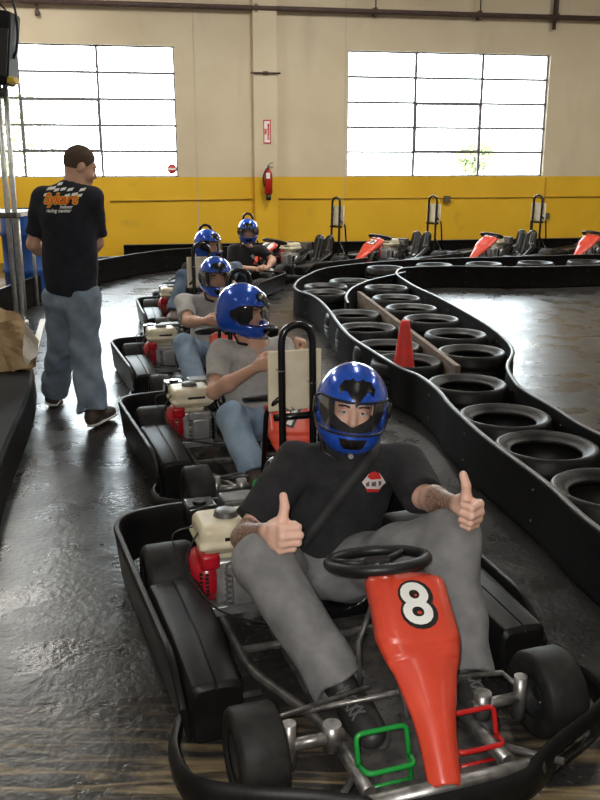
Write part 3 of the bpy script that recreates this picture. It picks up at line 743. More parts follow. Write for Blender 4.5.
def helmet(body, H, A, v, near):
    hx, hf, hu = A; q = lambda x, y, z: H + hx * x + hf * y + hu * z
    def outer(S, g=0.0):
        S.ell(q(0, -.006, .016), (.132 + g, .156 + g, .147 + g), A, k=0); S.ell(q(0, .068, -.082), (.098 + g, .1 + g, .07 + g), A, k=.06)
        S.ell(q(0, -.03, -.065), (.119 + g, .125 + g, .088 + g), A, k=.04)
    S = SDF(max(v, .007)); outer(S); tmp = S.build('shell', m_helm); bv = bvh_of([tmp])
    bpy.data.objects.remove(tmp)
    S = SDF(v); outer(S)
    S.ell(q(0, -.004, .012), (.116, .136, .128), A, k=0, mode='s'); S.cap(q(0, -.01, -.02), q(0, -.02, -.25), .098, .105, k=.0, mode='s')
    S.ell(q(0, .055, -.07), (.082, .09, .055), A, k=.01, mode='s')
    S.box(q(0, .135, .0), (.25, .118, .05), A, rr=.035, k=.004, mode='s'); S.cut(q(0, .03, -.142), nrm(-hu * 1 - hf * .06))
    hel = S.build('helmet', m_helm, body, 1); hel['label'] = 'glossy metallic blue full-face helmet'
    # liner
    S = SDF(max(v, .008)); S.ell(q(0, -.004, .012), (.118, .137, .125), A, k=0); S.ell(q(0, 0, .012), (.088, .112, .106), A, k=0, mode='s')
    S.box(q(0, .135, -.02), (.07, .1, .085), A, rr=.03, k=.01, mode='s'); S.cap(q(0, 0, -.03), q(0, 0, -.25), .09, k=0, mode='s')
    S.build('helmet_liner', m_pad, hel, 1)
    # visor
    bm = bmesh.new(); rows = []; NA, NZ = 40, 10
    for i in range(NA + 1):
        az = R(-84 + 168 * i / NA); row = []; ta = abs(i / NA - .5) * 2
        for j in range(NZ + 1):
            sh = 1 - .35 * max(0, ta - .75) / .25
            z = .002 + (-.056 + .113 * j / NZ) * sh; d = hx * math.sin(az) + hf * math.cos(az)
            src = q(0, .0, z) + d * .35; h = bv.ray_cast(src, -d, .4)
            row.append(bm.verts.new((h[0] if h[0] is not None else q(0, 0, z) + d * .13) + d * .0045))
        rows.append(row)
    for i in range(NA):
        for j in range(NZ):
            f = bm.faces.new((rows[i][j], rows[i + 1][j], rows[i + 1][j + 1], rows[i][j + 1])); f.smooth = True
    edge = [rows[i][0].co.copy() for i in range(NA + 1)] + [rows[NA][j].co.copy() for j in range(1, NZ)] + [rows[i][NZ].co.copy() for i in range(NA, -1, -1)] + [rows[0][j].co.copy() for j in range(NZ - 1, 0, -1)]
    me = bpy.data.meshes.new('visor'); bm.to_mesh(me); bm.free(); me.materials.append(m_visor); vo = bpy.data.objects.new('visor', me); COL.objects.link(vo); vo.parent = hel
    t = MB().tube(edge, .0042, 6, close=True)
    for s in (-1, 1):
        c = q(s * .118, .012, .004); h = bv.ray_cast(q(s * .4, .012, .004), -hx * s, .5)
        if h[0] is not None: t.cyl(h[0] - hx * s * .006, h[0] + hx * s * .009, .03, 20)
    t.build('visor_surround', m_trim, hel)
    # vents
    bat = [(-.062, .012), (-.046, .036), (-.024, .036), (-.017, .043), (-.009, .034), (0, .031), (.009, .034), (.017, .043), (.024, .036), (.046, .036), (.062, .012), (.058, -.014), (.047, -.002), (.036, -.004), (.027, -.020), (.016, -.034), (0, -.062), (-.016, -.034), (-.027, -.020), (-.036, -.004), (-.047, -.002), (-.058, -.014)]
    n = nrm(hf * .80 + hu * .6); lay('forehead_vent', [bat], q(.0, .02, .02) + n * .13 , -hx, nrm(hu * .8 - hf * .6), bv, m_blackgloss, hel, off=.004, maxe=.012, thick=.006)
    cv = [(-.048, .02), (.048, .02), (.04, -.004), (.028, -.016), (-.028, -.016), (-.04, -.004)]
    lay('chin_vent', [cv], q(0, .17, -.088), -hx, hu, bv, m_blackgloss, hel, off=.002, maxe=.015, thick=.005)
    MB().cyl(q(0, .1, -.138), q(0, .172, -.128), .009, 10).build('chin_stud', m_steel, hel)
    MB().tube([q(.1, -.01, -.1), q(.085, .03, -.17), q(.03, .06, -.185)], .009, 6).build('chin_strap', m_trim, hel)
    return hel

# ================================================================== the setting
WS = .18; WY = 16.3                       # far wall: Y = WY + WS * X
wa = math.atan(WS); WX = V((math.cos(wa), math.sin(wa), 0)); WN = V((math.sin(wa), -math.cos(wa), 0))   # along the wall, into the room
def wall_pt(px, py, off=0.0):
    d = V(_ray(px, py)); t = (WY - off / math.cos(wa)) / (d.y - WS * d.x); return V((0, 0, CAMH)) + d * t
def wpos(s, z, off=0.0): return V((0, WY, 0)) + WX * s + WN * off + V((0, 0, z))
def ws_of(p): return (V((p.x, p.y - WY, 0))).dot(WX)
WROT = Matrix.Rotation(wa, 3, 'Z')
X0, X1, CEIL = -7.5, 9.5, 5.6
win = [(-6.1, -2.19), (.88, 4.7)]; WB, WT = 1.46, 3.62

def floor_mat():
    m = bpy.data.materials.new('track_floor'); m.use_nodes = True; nt = m.node_tree; b = nt.nodes['Principled BSDF']; L = nt.links.new
    tc = nt.nodes.new('ShaderNodeTexCoord').outputs['Object']
    def noise(sc, det=6, dist=0.0, vec=tc):
        n = nt.nodes.new('ShaderNodeTexNoise'); n.inputs['Scale'].default_value = sc; n.inputs['Detail'].default_value = det; n.inputs['Distortion'].default_value = dist; L(vec, n.inputs['Vector']); return n.outputs[0]
    def rng(v, a, c, x=0.0, y=1.0):
        r = nt.nodes.new('ShaderNodeMapRange'); r.inputs[1].default_value = a; r.inputs[2].default_value = c; r.inputs[3].default_value = x; r.inputs[4].default_value = y; L(v, r.inputs[0]); return r.outputs[0]
    def mix(f, a, c):
        x = nt.nodes.new('ShaderNodeMix'); x.data_type = 'RGBA'; L(f, x.inputs[0])
        for i, k in ((6, a), (7, c)):
            if isinstance(k, tuple): x.inputs[i].default_value = (*k, 1)
            else: L(k, x.inputs[i])
        return x.outputs[2]
    def math_(op, a, c):
        x = nt.nodes.new('ShaderNodeMath'); x.operation = op; L(a, x.inputs[0])
        if isinstance(c, float): x.inputs[1].default_value = c
        else: L(c, x.inputs[1])
        return x.outputs[0]
    c = mix(rng(noise(1.3), .3, .7), (.013, .012, .0115), (.034, .032, .031))
    c = mix(rng(noise(2.1, 8, .6), .5, .75, 0, .8), c, (.028, .022, .017))           # brown dust
    c = mix(rng(noise(55, 3), .62, .72, 0, .55), c, (.12, .11, .095))         # light specks
    c = mix(rng(noise(38, 4, .5), .35, .28, 0, .8), c, (.006, .006, .006))    # dark rubber marbles
    mp = nt.nodes.new('ShaderNodeMapping'); mp.inputs['Scale'].default_value = (3, 26, 1); mp.inputs['Rotation'].default_value = (0, 0, R(4)); L(tc, mp.inputs['Vector'])
    sep = nt.nodes.new('ShaderNodeSeparateXYZ'); L(tc, sep.inputs[0])
    near = rng(sep.outputs[1], 2.5, 1.8)
    c = mix(math_('MULTIPLY', rng(noise(1.0, 8, .8, mp.outputs[0]), .46, .66), near), c, (.36, .27, .14))   # worn yellow-brown boards by the start line
    L(c, b.inputs['Base Color'])
    L(rng(noise(3.0, 7), .3, .7, .2, .4), b.inputs['Roughness']); b.inputs['Specular IOR Level'].default_value = .42
    bp = nt.nodes.new('ShaderNodeBump'); bp.inputs['Strength'].default_value = .3; bp.inputs['Distance'].default_value = .01
    L(math_('ADD', noise(34, 5), math_('MULTIPLY', noise(6, 4), 1.6)), bp.inputs['Height']); L(bp.outputs[0], b.inputs['Normal']); return m
def wall_mat():
    m = bpy.data.materials.new('painted_wall'); m.use_nodes = True; nt = m.node_tree; b = nt.nodes['Principled BSDF']; L = nt.links.new
    tc = nt.nodes.new('ShaderNodeTexCoord').outputs['Object']; sep = nt.nodes.new('ShaderNodeSeparateXYZ'); L(tc, sep.inputs[0])
    def noise(sc, det=6, stretch=None):
        v = tc
        if stretch: mp = nt.nodes.new('ShaderNodeMapping'); mp.inputs['Scale'].default_value = stretch; L(tc, mp.inputs['Vector']); v = mp.outputs[0]
        n = nt.nodes.new('ShaderNodeTexNoise'); n.inputs['Scale'].default_value = sc; n.inputs['Detail'].default_value = det; L(v, n.inputs['Vector']); return n.outputs[0]
    def rng(v, a, c, x=0.0, y=1.0):
        r = nt.nodes.new('ShaderNodeMapRange'); r.inputs[1].default_value = a; r.inputs[2].default_value = c; r.inputs[3].default_value = x; r.inputs[4].default_value = y; L(v, r.inputs[0]); return r.outputs[0]
    def mix(f, a, c):
        x = nt.nodes.new('ShaderNodeMix'); x.data_type = 'RGBA'; L(f, x.inputs[0])
        for i, k in ((6, a), (7, c)):
            if isinstance(k, tuple): x.inputs[i].default_value = (*k, 1)
            else: L(k, x.inputs[i])
        return x.outputs[2]
    cream = mix(rng(noise(1.1), .3, .7), (.60, .50, .345), (.68, .58, .42)); cream = mix(rng(noise(1.6, 8, (1, 1, .25)), .62, .78, 0, .3), cream, (.36, .31, .25))
    yel = mix(rng(noise(1.5), .3, .7), (.70, .40, .010), (.77, .46, .018)); yel = mix(rng(noise(2.4, 9), .63, .76, 0, .4), yel, (.34, .2, .03))
    L(mix(rng(sep.outputs[2], 1.452, 1.458), yel, cream), b.inputs['Base Color']); b.inputs['Roughness'].default_value = .55
    bp = nt.nodes.new('ShaderNodeBump'); bp.inputs['Strength'].default_value = .1; L(noise(12, 4), bp.inputs['Height']); L(bp.outputs[0], b.inputs['Normal']); return m
m_floor, m_wall = floor_mat(), wall_mat()
m_plain = M('plain_wall', (.5, .44, .34), .8, col2=(.56, .5, .4), nscale=1.5)
m_ceil = M('ceiling_paint', (.5, .48, .44), .9, col2=(.44, .42, .38), nscale=1)

def struct(mb, name, mat): o = mb.build(name, mat); flat(o); o['kind'] = 'structure'; return o
YB = -4.0
fl = MB(); fl.quad((X0, YB, 0), (X1, YB, 0), (X1, WY + WS * X1, 0), (X0, WY + WS * X0, 0)); struct(fl, 'floor', m_floor)
cl = MB(); cl.quad((X0, YB, CEIL), (X0, WY + WS * X0 , CEIL), (X1, WY + WS * X1, CEIL), (X1, YB, CEIL)); struct(cl, 'ceiling', m_ceil)
# far wall, 0.25 m thick, with two window openings
w = MB(); sA, sB = ws_of(V((X0, WY + WS * X0, 0))) - .3, ws_of(V((X1, WY + WS * X1, 0))) + .3
def wbox(mb, s0, s1, z0, z1, o0, o1, bev=0):   # o0..o1: offsets along the wall normal (positive into the room)
    c = wpos((s0 + s1) / 2, (z0 + z1) / 2, (o0 + o1) / 2); return mb.box(c, ((s1 - s0) / 2, (o1 - o0) / 2, (z1 - z0) / 2), WROT, bev)
ed = [sA, win[0][0], win[0][1], win[1][0], win[1][1], sB]
for i in range(5):
    if i in (1, 3): wbox(w, ed[i], ed[i + 1], 0, WB, -.25, 0); wbox(w, ed[i], ed[i + 1], WT, CEIL, -.25, 0)
    else: wbox(w, ed[i], ed[i + 1], 0, CEIL, -.25, 0)
wall = struct(w, 'wall_back', m_wall)
pc = ws_of(wall_pt(265, 150)); p = MB(); wbox(p, pc - .21, pc + .21, 0, CEIL, 0, .14, .012); pil = struct(p, 'pillar', m_wall)
for nm, x in (('wall_left', X0), ('wall_right', X1)):
    q = MB(); q.box((x + (.1 if x > 0 else -.1), (YB + WY + WS * x) / 2, CEIL / 2), (.1, (WY + WS * x - YB) / 2, CEIL / 2)); struct(q, nm, m_plain)
q = MB(); q.box(((X0 + X1) / 2, YB - .1, CEIL / 2), ((X1 - X0) / 2, .1, CEIL / 2)); struct(q, 'wall_front', m_plain)
# windows
for wi, (a, b) in enumerate(win):
    root = empty('window_%d' % (wi + 1), wpos((a + b) / 2, WB, -.1), wa); root['kind'] = 'structure'
    Wd, Hh = b - a, WT - WB; f = MB()
    def fb(mb, x0, x1, z0, z1, d=.022): mb.box(((x0 + x1) / 2, 0, (z0 + z1) / 2), ((x1 - x0) / 2, d, (z1 - z0) / 2))
    for i in range(4): x = -Wd / 2 + Wd * i / 3; fb(f, x - .022, x + .022, 0, Hh)
    for j in range(6): z = Hh * j / 5; fb(f, -Wd / 2, Wd / 2, z - .02, z + .02)
    flat(f.build('window_frame', m_wframe, root))
    s = MB(); x0, x1, z0, z1 = -Wd / 6, Wd / 6, Hh / 5, Hh * 3 / 5
    for q4 in ((x0 - .01, x0 + .035, z0, z1), (x1 - .035, x1 + .01, z0, z1), (x0, x1, z0 - .01, z0 + .035), (x0, x1, z1 - .035, z1 + .01)): fb(s, *q4, d=.034)
    flat(s.build('opening_sash', m_wframe, root))
    for j in range(5):
        for i in range(3):
            g_ = MB(); g_.box((-Wd / 2 + Wd * (i + .5) / 3, 0, Hh * (j + .5) / 5), (Wd / 6 - .012, .003, Hh / 10 - .01)); flat(g_.build('pane', m_glass, root))
    sl = MB(); sl.box((0, .05, -.012), (Wd / 2, .1, .012)); flat(sl.build('sill', M('sill_cream', (.6, .52, .38), .6), root))
# outside
og = MB(); og.quad((-60, 17.2, -.1), (60, 17.2 + .18 * 60, -.1), (60, 120, -.1), (-60, 120, -.1)); struct(og, 'ground_outside', M('outside_asphalt', (.4, .39, .36), .9, col2=(.32, .31, .29), nscale=.5))
m_leaf = M('tree_leaves', (.34, .40, .2), .8, col2=(.26, .33, .15), nscale=3); m_trunk = M('tree_trunk', (.25, .2, .15), .9)
def tree(x, y, hgt, rad, label):
    r = empty('tree', (x, y, -.1)); tag(r, label, 'tree')
    MB().tube([(0, 0, 0), (.05, 0, hgt * .5), (0, .05, hgt * .8)], .16, 10, r2=.07).build('trunk', m_trunk, r)
    bm = bmesh.new(); rd = random.Random(int(x * 10))
    for i in range(1400):
        u = rd.uniform(-1, 1); a = rd.uniform(0, 6.283); rr = rad * rd.uniform(.55, 1) * (1 + .25 * math.sin(3 * a + 4 * u)); s_ = math.sqrt(1 - u * u)
        c = V((rr * s_ * math.cos(a), rr * s_ * math.sin(a), hgt * .72 + rr * u * .85)); d = V((rd.gauss(0, 1), rd.gauss(0, 1), rd.gauss(0, 1))).normalized(); e = d.orthogonal().normalized(); q_ = d.cross(e); L_ = .14
        bm.faces.new([bm.verts.new(c + e * L_), bm.verts.new(c + q_ * L_ * .5), bm.verts.new(c - e * L_), bm.verts.new(c - q_ * L_ * .5)])
    me = bpy.data.meshes.new('crown'); bm.to_mesh(me); bm.free(); me.materials.append(m_leaf); o = bpy.data.objects.new('crown', me); COL.objects.link(o); o.parent = r
tree(-11.2, 34, 4.0, 2.0, 'pale leafy tree seen through the left edge of the left window')
tree(8.1, 42, 2.9, .8, 'small pale tree outside the middle of the right window')
hz = empty('building', (13.6, 60, -.1)); tag(hz, 'faint pale building outside low in the right window', 'building')
flat(MB().box((0, 0, 1.7), (3.2, 2, 1.7)).build('wall', M('outside_wall', (.62, .6, .57), .9), hz)); flat(MB().box((0, 0, 3.5), (3.5, 2.2, .1)).build('roof', M('outside_roof', (.4, .38, .37), .9), hz))
for i in range(4): flat(MB().box((-2.3 + i * 1.5, -2.01, 2.0), (.4, .03, .5)).build('window', M('outside_window', (.25, .27, .3), .3), hz))

# pipes and fittings on the far wall
def wtube(pts, r, off): return [wpos(s, z, off) for s, z in pts]
a, b = wall_pt(0, 1, .12), wall_pt(600, 18, .12); sa, sb = ws_of(a) - 1.5, ws_of(b) + 1.5; zp = (a.z + b.z) / 2
pr = empty('overhead_pipe', wpos(0, zp, .12)); tag(pr, 'brown pipe running along the top of the back wall over both windows', 'pipe'); PO = wpos(0, zp, .12)
pb = MB().tube([wpos(sa, zp, .12) - PO, wpos(sb, zp, .12) - PO], .045, 12); pb.build('pipe', m_pipe, pr)
for px in (255, 374, 478, 555):
    s = ws_of(wall_pt(px, 10)); MB().box(wpos(s, zp, .07) - PO, (.03, .07, .07), WROT).cyl(wpos(s, zp, .12) - PO, wpos(s, zp + .3, .12) - PO, .012, 8).build('pipe_bracket', m_pipe, pr)
s = ws_of(wall_pt(553, 10)); 
dp = MB().tube([wpos(s, zp - .2, .09), wpos(s, CEIL, .09)], .035, 10).build('drop_pipe', m_pipe); tag(dp, 'short vertical brown pipe at the top right above the right window', 'pipe')
s = ws_of(wall_pt(37, 8)); z0 = wall_pt(37, 13).z
hk = MB().tube([wpos(s, zp, .06), wpos(s, z0, .06)], .02, 8).box(wpos(s, z0, .05), (.035, .045, .035), WROT).build('wall_hook', m_pipe); tag(hk, 'small dark fixture hanging below the overhead pipe above the left window', 'fixture')
z1 = wall_pt(400, 198).z
cd = MB().tube([wpos(ws_of(wall_pt(110, 200)), z1 - .02, .015), wpos(ws_of(wall_pt(252, 200)), z1, .015)], .011, 8).build('conduit', M('conduit_yellow', (.42, .25, .02), .5)); tag(cd, 'thin painted conduit on the yellow wall between the standing man and the fire extinguisher', 'conduit')
cd = MB().tube([wpos(ws_of(wall_pt(277, 200)), z1, .015), wpos(ws_of(wall_pt(640, 200)), z1, .015)], .011, 8).build('conduit', MATS['conduit_yellow']); tag(cd, 'long thin painted conduit across the yellow wall under the right window', 'conduit')
cd = MB().tube([wpos(ws_of(wall_pt(545, 190)), WB - .03, .015), wpos(ws_of(wall_pt(545, 190)), wall_pt(545, 214).z, .015)], .011, 8).build('conduit', MATS['conduit_yellow']); tag(cd, 'short vertical conduit dropping to the wall box at far right', 'conduit')
for px, py, lb in ((446, 199, 'dark square electrical box on the yellow wall below the middle of the right window'), (545, 216, 'dark electrical box on the yellow wall at the end of the vertical conduit')):
    c = wall_pt(px, py); o = MB().box(wpos(ws_of(c), c.z, .04), (.06, .04, .06), WROT, .008).build('junction_box', m_box); tag(o, lb, 'electrical box')
for px, z0, z1_ in ((195, 0, CEIL), (345, 0, CEIL)):
    s = ws_of(wall_pt(px, 100)); o = flat(MB().box(wpos(s, CEIL / 2, .002), (.006, .003, CEIL / 2), WROT).build('trim_%d' % (1 if px < 200 else 2), m_plain)); o['kind'] = 'structure'
for py, in ((74,),):
    c = wall_pt(265, py); o = MB().cyl(wpos(pc - .26, c.z, .17), wpos(pc + .26, c.z, .17), .014, 8).box(wpos(pc, c.z, .155), (.05, .02, .03), WROT).build('bracket', m_pipe); tag(o, 'thin dark metal bracket across the cream pillar above the red sign', 'bracket')
# extinguisher sign
T = Matrix.Translation(wpos(pc + .02, wall_pt(266, 132).z, .145)) @ WROT.to_4x4() @ Matrix.Rotation(R(90), 4, 'X')
sg = empty('extinguisher_sign', T.translation, wa); tag(sg, 'red and white vertical sign on the pillar above the fire extinguisher', 'sign')
flat(MB().box((0, 0, 0), (.065, .004, .2)).build('sign_plate', m_white, sg))
fr = MB()
for c, h in (((-.058, -.005, 0), (.007, .002, .2)), ((.058, -.005, 0), (.007, .002, .2)), ((0, -.005, .19), (.065, .002, .01)), ((0, -.005, -.19), (.065, .002, .01))): fr.box(c, h)
flat(fr.build('border', m_sign, sg))
for i, t in enumerate(('FIRE', 'EXTINGUISHER')):
    me = text_mesh(t, .052 if i == 0 else .04, .003); o = bpy.data.objects.new('lettering', me); COL.objects.link(o); o.parent = sg; me.materials.append(m_sign)
    o.location = (-.024 if i == 0 else .024, -.006, 0); o.rotation_euler = (R(90), R(-90), 0)
# extinguisher
ez = wall_pt(266, 194).z; et_ = wall_pt(266, 162).z; er = empty('fire_extinguisher', wpos(pc + .02, ez, .25), wa); tag(er, 'red fire extinguisher with black hose hung on the wall pillar', 'fire extinguisher')
hh = et_ - ez; k = hh / .62
MB().lathe([(0, 0), (.06 * k, 0), (.08 * k, .02 * k), (.08 * k, .38 * k), (.065 * k, .43 * k), (.03 * k, .46 * k), (.02 * k, .5 * k), (0, .5 * k)], 28).build('cylinder', m_extred, er)
MB().tube([(-.015 * k, -.0, .5 * k), (-.06 * k, -.03, .46 * k), (-.11 * k, -.03, .35 * k), (-.09 * k, -.03, .15 * k)], .014 * k, 8, fillet=.06).build('hose', m_trim, er)
MB().cyl((0, 0, .48 * k), (0, 0, .55 * k), .022 * k).tube([(0, 0, .53 * k), (.1 * k, 0, .52 * k)], .009 * k, 6).tube([(0, 0, .55 * k), (.05 * k, 0, .6 * k), (.1 * k, 0, .6 * k)], .009 * k, 6).build('valve_handle', m_steeld, er)
flat(MB().box((-.015, -.083 * k, .36 * k), (.04 * k, .004, .055 * k)).build('label', m_white, er)); flat(MB().box((0, .1, .2), (.03, .03, .25)).build('hook', m_steeld, er))
MB().cyl((0, 0, -.1), (0, 0, -.005), .05 * k, 16).build('rubber_foot', m_trim, er)
# round sticker on the left window
c = wall_pt(172, 169, -.09); st = empty('window_sticker', wpos(ws_of(c), c.z, -.085), wa); tag(st, 'round red sticker with a pale bar on the lower right pane of the left window', 'sticker')
MB().lathe([(0, .002), (.085, .002), (.085, -.002), (0, -.002)], 28, Matrix.Rotation(R(90), 4, 'X')).build('disc', m_sign, st); flat(MB().box((0, -.004, 0), (.075, .002, .02)).build('bar', m_white, st))

# ------------------------------------------------------------------ track barriers
def barrier(name, label, pts, h=.3, th=.014, n=8, z0=0.0, mat=None, seams=True):
    pth = spline([V((x, y, 0)) for x, y in pts], n); c = pth[len(pth) // 2].copy()
    prof = [(-th * .8, z0), (th * .8, z0), (th, z0 + .03), (th * .7, h - .02), (th * 1.2, h - .006), (th * .9, h), (-th * .9, h), (-th * 1.2, h - .006), (-th * .7, h - .02), (-th, z0 + .03)]
    mb = MB(); band(mb, [p - c for p in pth], prof); o = mb.build(name, mat or m_strip); o.location = c; tag(o, label, 'barrier')
    tp = MB(); band(tp, [p - c for p in pth], [(-th * .9, h - .001), (th * .9, h - .001), (th * .8, h + .004), (-th * .8, h + .004)]); tp.build('top_edge', M('worn_highlight_edge', (.1, .1, .1), .4), o)  # lighter grey strip: worn rim with its pale highlight painted in
    if seams:
        acc = 0; nb_ = 0
        for i in range(1, len(pth)):
            acc += (pth[i] - pth[i - 1]).length
            if acc > .8:
                acc = 0; d = (pth[i] - pth[i - 1]).normalized(); nn = V((d.y, -d.x, 0))
                for z in (.08, .23): MB().cyl(pth[i] - c + nn * -(th + .004) + V((0, 0, z)), pth[i] - c + nn * (th + .004) + V((0, 0, z)), .006, 8).build('bolt', m_steeld, o)
    return o
Lp = [(1.62, 1.2), (1.42, 2.1), (1.165, 3.1), (1.09, 3.65), (.965, 4.28), (.89, 4.86), (.865, 5.27), (.80, 5.65), (.70, 5.9), (.54, 6.5), (.385, 7.24), (.26, 8.6), (.14, 9.35), (-.03, 9.8), (-.06, 10.3), (.06, 11.05), (.44, 12.1), (1.5, 12.95), (3.2, 13.5), (5.2, 14.0), (7.6, 14.6)]
Rp = [(2.6, 2.4), (2.05, 3.3), (1.59, 4.3), (1.48, 4.86), (1.41, 5.25), (1.40, 5.5), (1.455, 5.95), (1.62, 6.5), (1.665, 7.1), (1.63, 7.85), (1.49, 9.15), (1.34, 10.1), (1.26, 11.0), (1.27, 11.5), (1.45, 12.0), (2.1, 12.2), (3.1, 12.1), (4.3, 12.35), (7.6, 13.1)]
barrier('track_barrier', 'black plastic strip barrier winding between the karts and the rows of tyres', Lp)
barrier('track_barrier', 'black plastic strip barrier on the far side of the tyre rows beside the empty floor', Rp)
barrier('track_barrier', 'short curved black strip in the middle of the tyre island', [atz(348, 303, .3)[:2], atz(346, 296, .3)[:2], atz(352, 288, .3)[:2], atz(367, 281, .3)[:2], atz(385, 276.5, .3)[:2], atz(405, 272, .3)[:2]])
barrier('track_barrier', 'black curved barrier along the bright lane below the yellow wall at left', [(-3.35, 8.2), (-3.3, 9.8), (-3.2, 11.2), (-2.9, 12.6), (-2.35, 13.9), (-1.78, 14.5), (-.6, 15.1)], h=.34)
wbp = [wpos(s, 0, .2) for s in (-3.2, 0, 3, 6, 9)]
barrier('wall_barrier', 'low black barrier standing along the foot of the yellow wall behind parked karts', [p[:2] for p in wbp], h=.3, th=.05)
nb = MB(); path = [atz(-8, 560), atz(10, 490), atz(33, 425), atz(37, 395)]; path = [V((p.x, p.y, 0)) for p in path]; c0 = path[1].copy()
kb = MB().loft([[p - c0 + V((-.42, 0, 0)), p - c0, p - c0 + V((-.01, 0, .2)), p - c0 + V((-.03, 0, .22)), p - c0 + V((-.42, 0, .22))] for p in spline(path, 6)], smooth=False).build('kerb_box', m_strip); kb.location = c0; tag(kb, 'low black box barrier at the left edge holding torn cardboard', 'barrier')
ln = MB().box((0, 0, .004), (.03, 1.6, .004)); lno = flat(ln.build('lane_line', M('line_paint', (.7, .7, .68), .6))); lno.location = ((atz(24, 388) + atz(43, 320)) / 2); d = atz(43, 320) - atz(24, 388); lno.rotation_euler = (0, 0, math.atan2(d.y, d.x) - R(90)); tag(lno, 'pale strip lying on the floor beside the cardboard and barrier', 'strip')

# ------------------------------------------------------------------ tyres lying in the island
def road_tyre():
    r, t, b = .28, .27, .182
    prof = [(b, .03), (b - .004, .045), (b + .012, .06), (r - .05, .035), (r - .03, .04), (r - .012, .055), (r - .006, .07), (r, .1), (r, .11), (r - .008, .115), (r - .008, .125), (r, .13), (r + .001, .15), (r - .008, .155), (r - .008, .165), (r, .17),
            (r, .2), (r - .006, .215), (r - .010, .24), (r - .02, .262), (r - .032, .27), (r - .045, .266), (r - .07, .25), (b + .014, .236), (b + .004, .236), (b - .003, .228), (b, .218), (b + .02, .2), (r - .03, .2), (r - .022, .15), (r - .03, .09), (b + .02, .06)]
    return MB().lathe(prof, 56, closed=True).build('tyre', m_tyre)
TY = [(567, 487), (539, 444), (498, 413), (470, 387), (478, 352), (456, 333), (431, 318), (411, 307), (396, 297), (388, 286), (414, 363), (388, 346), (366, 327), (341, 313), (322, 303), (329, 290), (352, 281)]
WHERE = ['nearest tyre in the island, partly cut off behind the thumbs-up hand', 'large tyre with brown litter inside, second from the front of the island', 'third tyre from the front of the island behind the black strip', 'fourth tyre from the front, just right of the orange-red cone',
  'tall tyre standing just right of the near end of the wooden plank', 'second tyre along the right side of the plank, counted from its near end', 'third tyre along the right side of the plank, counted from its near end', 'fourth tyre along the right side of the plank, counted from its near end', 'fifth tyre along the right side of the plank, counted from its near end', 'farthest tyre of the row on the right side of the plank',
  'tyre that the red cone stands in', 'tyre left of the plank, directly behind the tyre with the cone', 'tyre left of the plank, second one behind the tyre with the cone', 'tyre left of the plank, third one behind the tyre with the cone', 'tyre in the left end of the island beside the inner bend of strip', 'tyre at the far left end of the island behind the bend', 'farthest tyre of the left row under the short curved strip']
t0 = None; placed = []
lines = [spline([V((x, y, 0)) for x, y in q], 8) for q in (Lp, Rp)] + [spline([atz(x, y, .3) * V((1, 1, 0)) if False else V((atz(x, y, .3).x, atz(x, y, .3).y, 0)) for x, y in ((348, 303), (346, 296), (352, 288), (367, 281), (385, 276.5), (405, 272))], 8)]
pa, pb = atz(359, 292, .3), atz(458, 367, .3); lines.append([V((pa.x, pa.y, 0)).lerp(V((pb.x, pb.y, 0)), i / 60) for i in range(61)])
C = [V((atz(x, y, .27).x, atz(x, y, .27).y, 0)) for x, y in TY]
for it in range(120):
    for i, c in enumerate(C):
        for ln_ in lines:
            q = min(ln_, key=lambda z: (z - c).length_squared); d = c - q; need = .305 + (.01 if ln_ is lines[-1] else 0)
            if d.length < need: c += d.normalized() * (need - d.length) * .5
        for j in range(i):
            d = c - C[j]
            if d.length < .565: m__ = d.normalized() * (.565 - d.length) * .25; c += m__; C[j] -= m__
for i, (px, py) in enumerate(TY):
    p = C[i]
    if t0 is None: t0 = road_tyre(); o = t0
    else: o = t0.copy(); COL.objects.link(o)
    o.location = (p.x, p.y, 0); o.rotation_euler = (0, 0, random.uniform(0, 6)); placed.append((p.x, p.y))
    tag(o, 'black ' + WHERE[i], 'tyre', 'tyres lying inside the barrier island')
far = [(1.2, 12.35), (1.95, 12.72), (2.7, 12.85), (3.5, 13.0), (4.3, 13.2), (5.1, 13.45)]
for i, (x, y) in enumerate(far):
    o = t0.copy(); COL.objects.link(o); o.location = (x, y, 0); o.rotation_euler = (0, 0, i); tag(o, 'black tyre between the two far strips of barrier in front of the parked karts', 'tyre', 'tyres between the far barrier strips')
# litter in a tyre
rd = random.Random(3); bm = bmesh.new()
for i in range(500):
    a, r_ = rd.uniform(0, 6.28), .23 * math.sqrt(rd.random()); c = V((r_ * math.cos(a), r_ * math.sin(a), rd.uniform(.003, .02))); d = V((rd.gauss(0, 1), rd.gauss(0, 1), rd.gauss(0, .4))).normalized(); e = d.orthogonal().normalized()
    L_ = rd.uniform(.005, .016); bm.faces.new([bm.verts.new(c + d * L_), bm.verts.new(c + e * L_ * .5), bm.verts.new(c - d * L_), bm.verts.new(c - e * L_ * .5)])
me = bpy.data.meshes.new('dry_litter'); bm.to_mesh(me); bm.free(); me.materials.append(m_dirt); o = bpy.data.objects.new('dry_litter', me); COL.objects.link(o); o.location = (placed[1][0], placed[1][1], 0)
tag(o, 'brown dry leaf litter inside the second tyre of the island', 'litter', None, 'stuff')
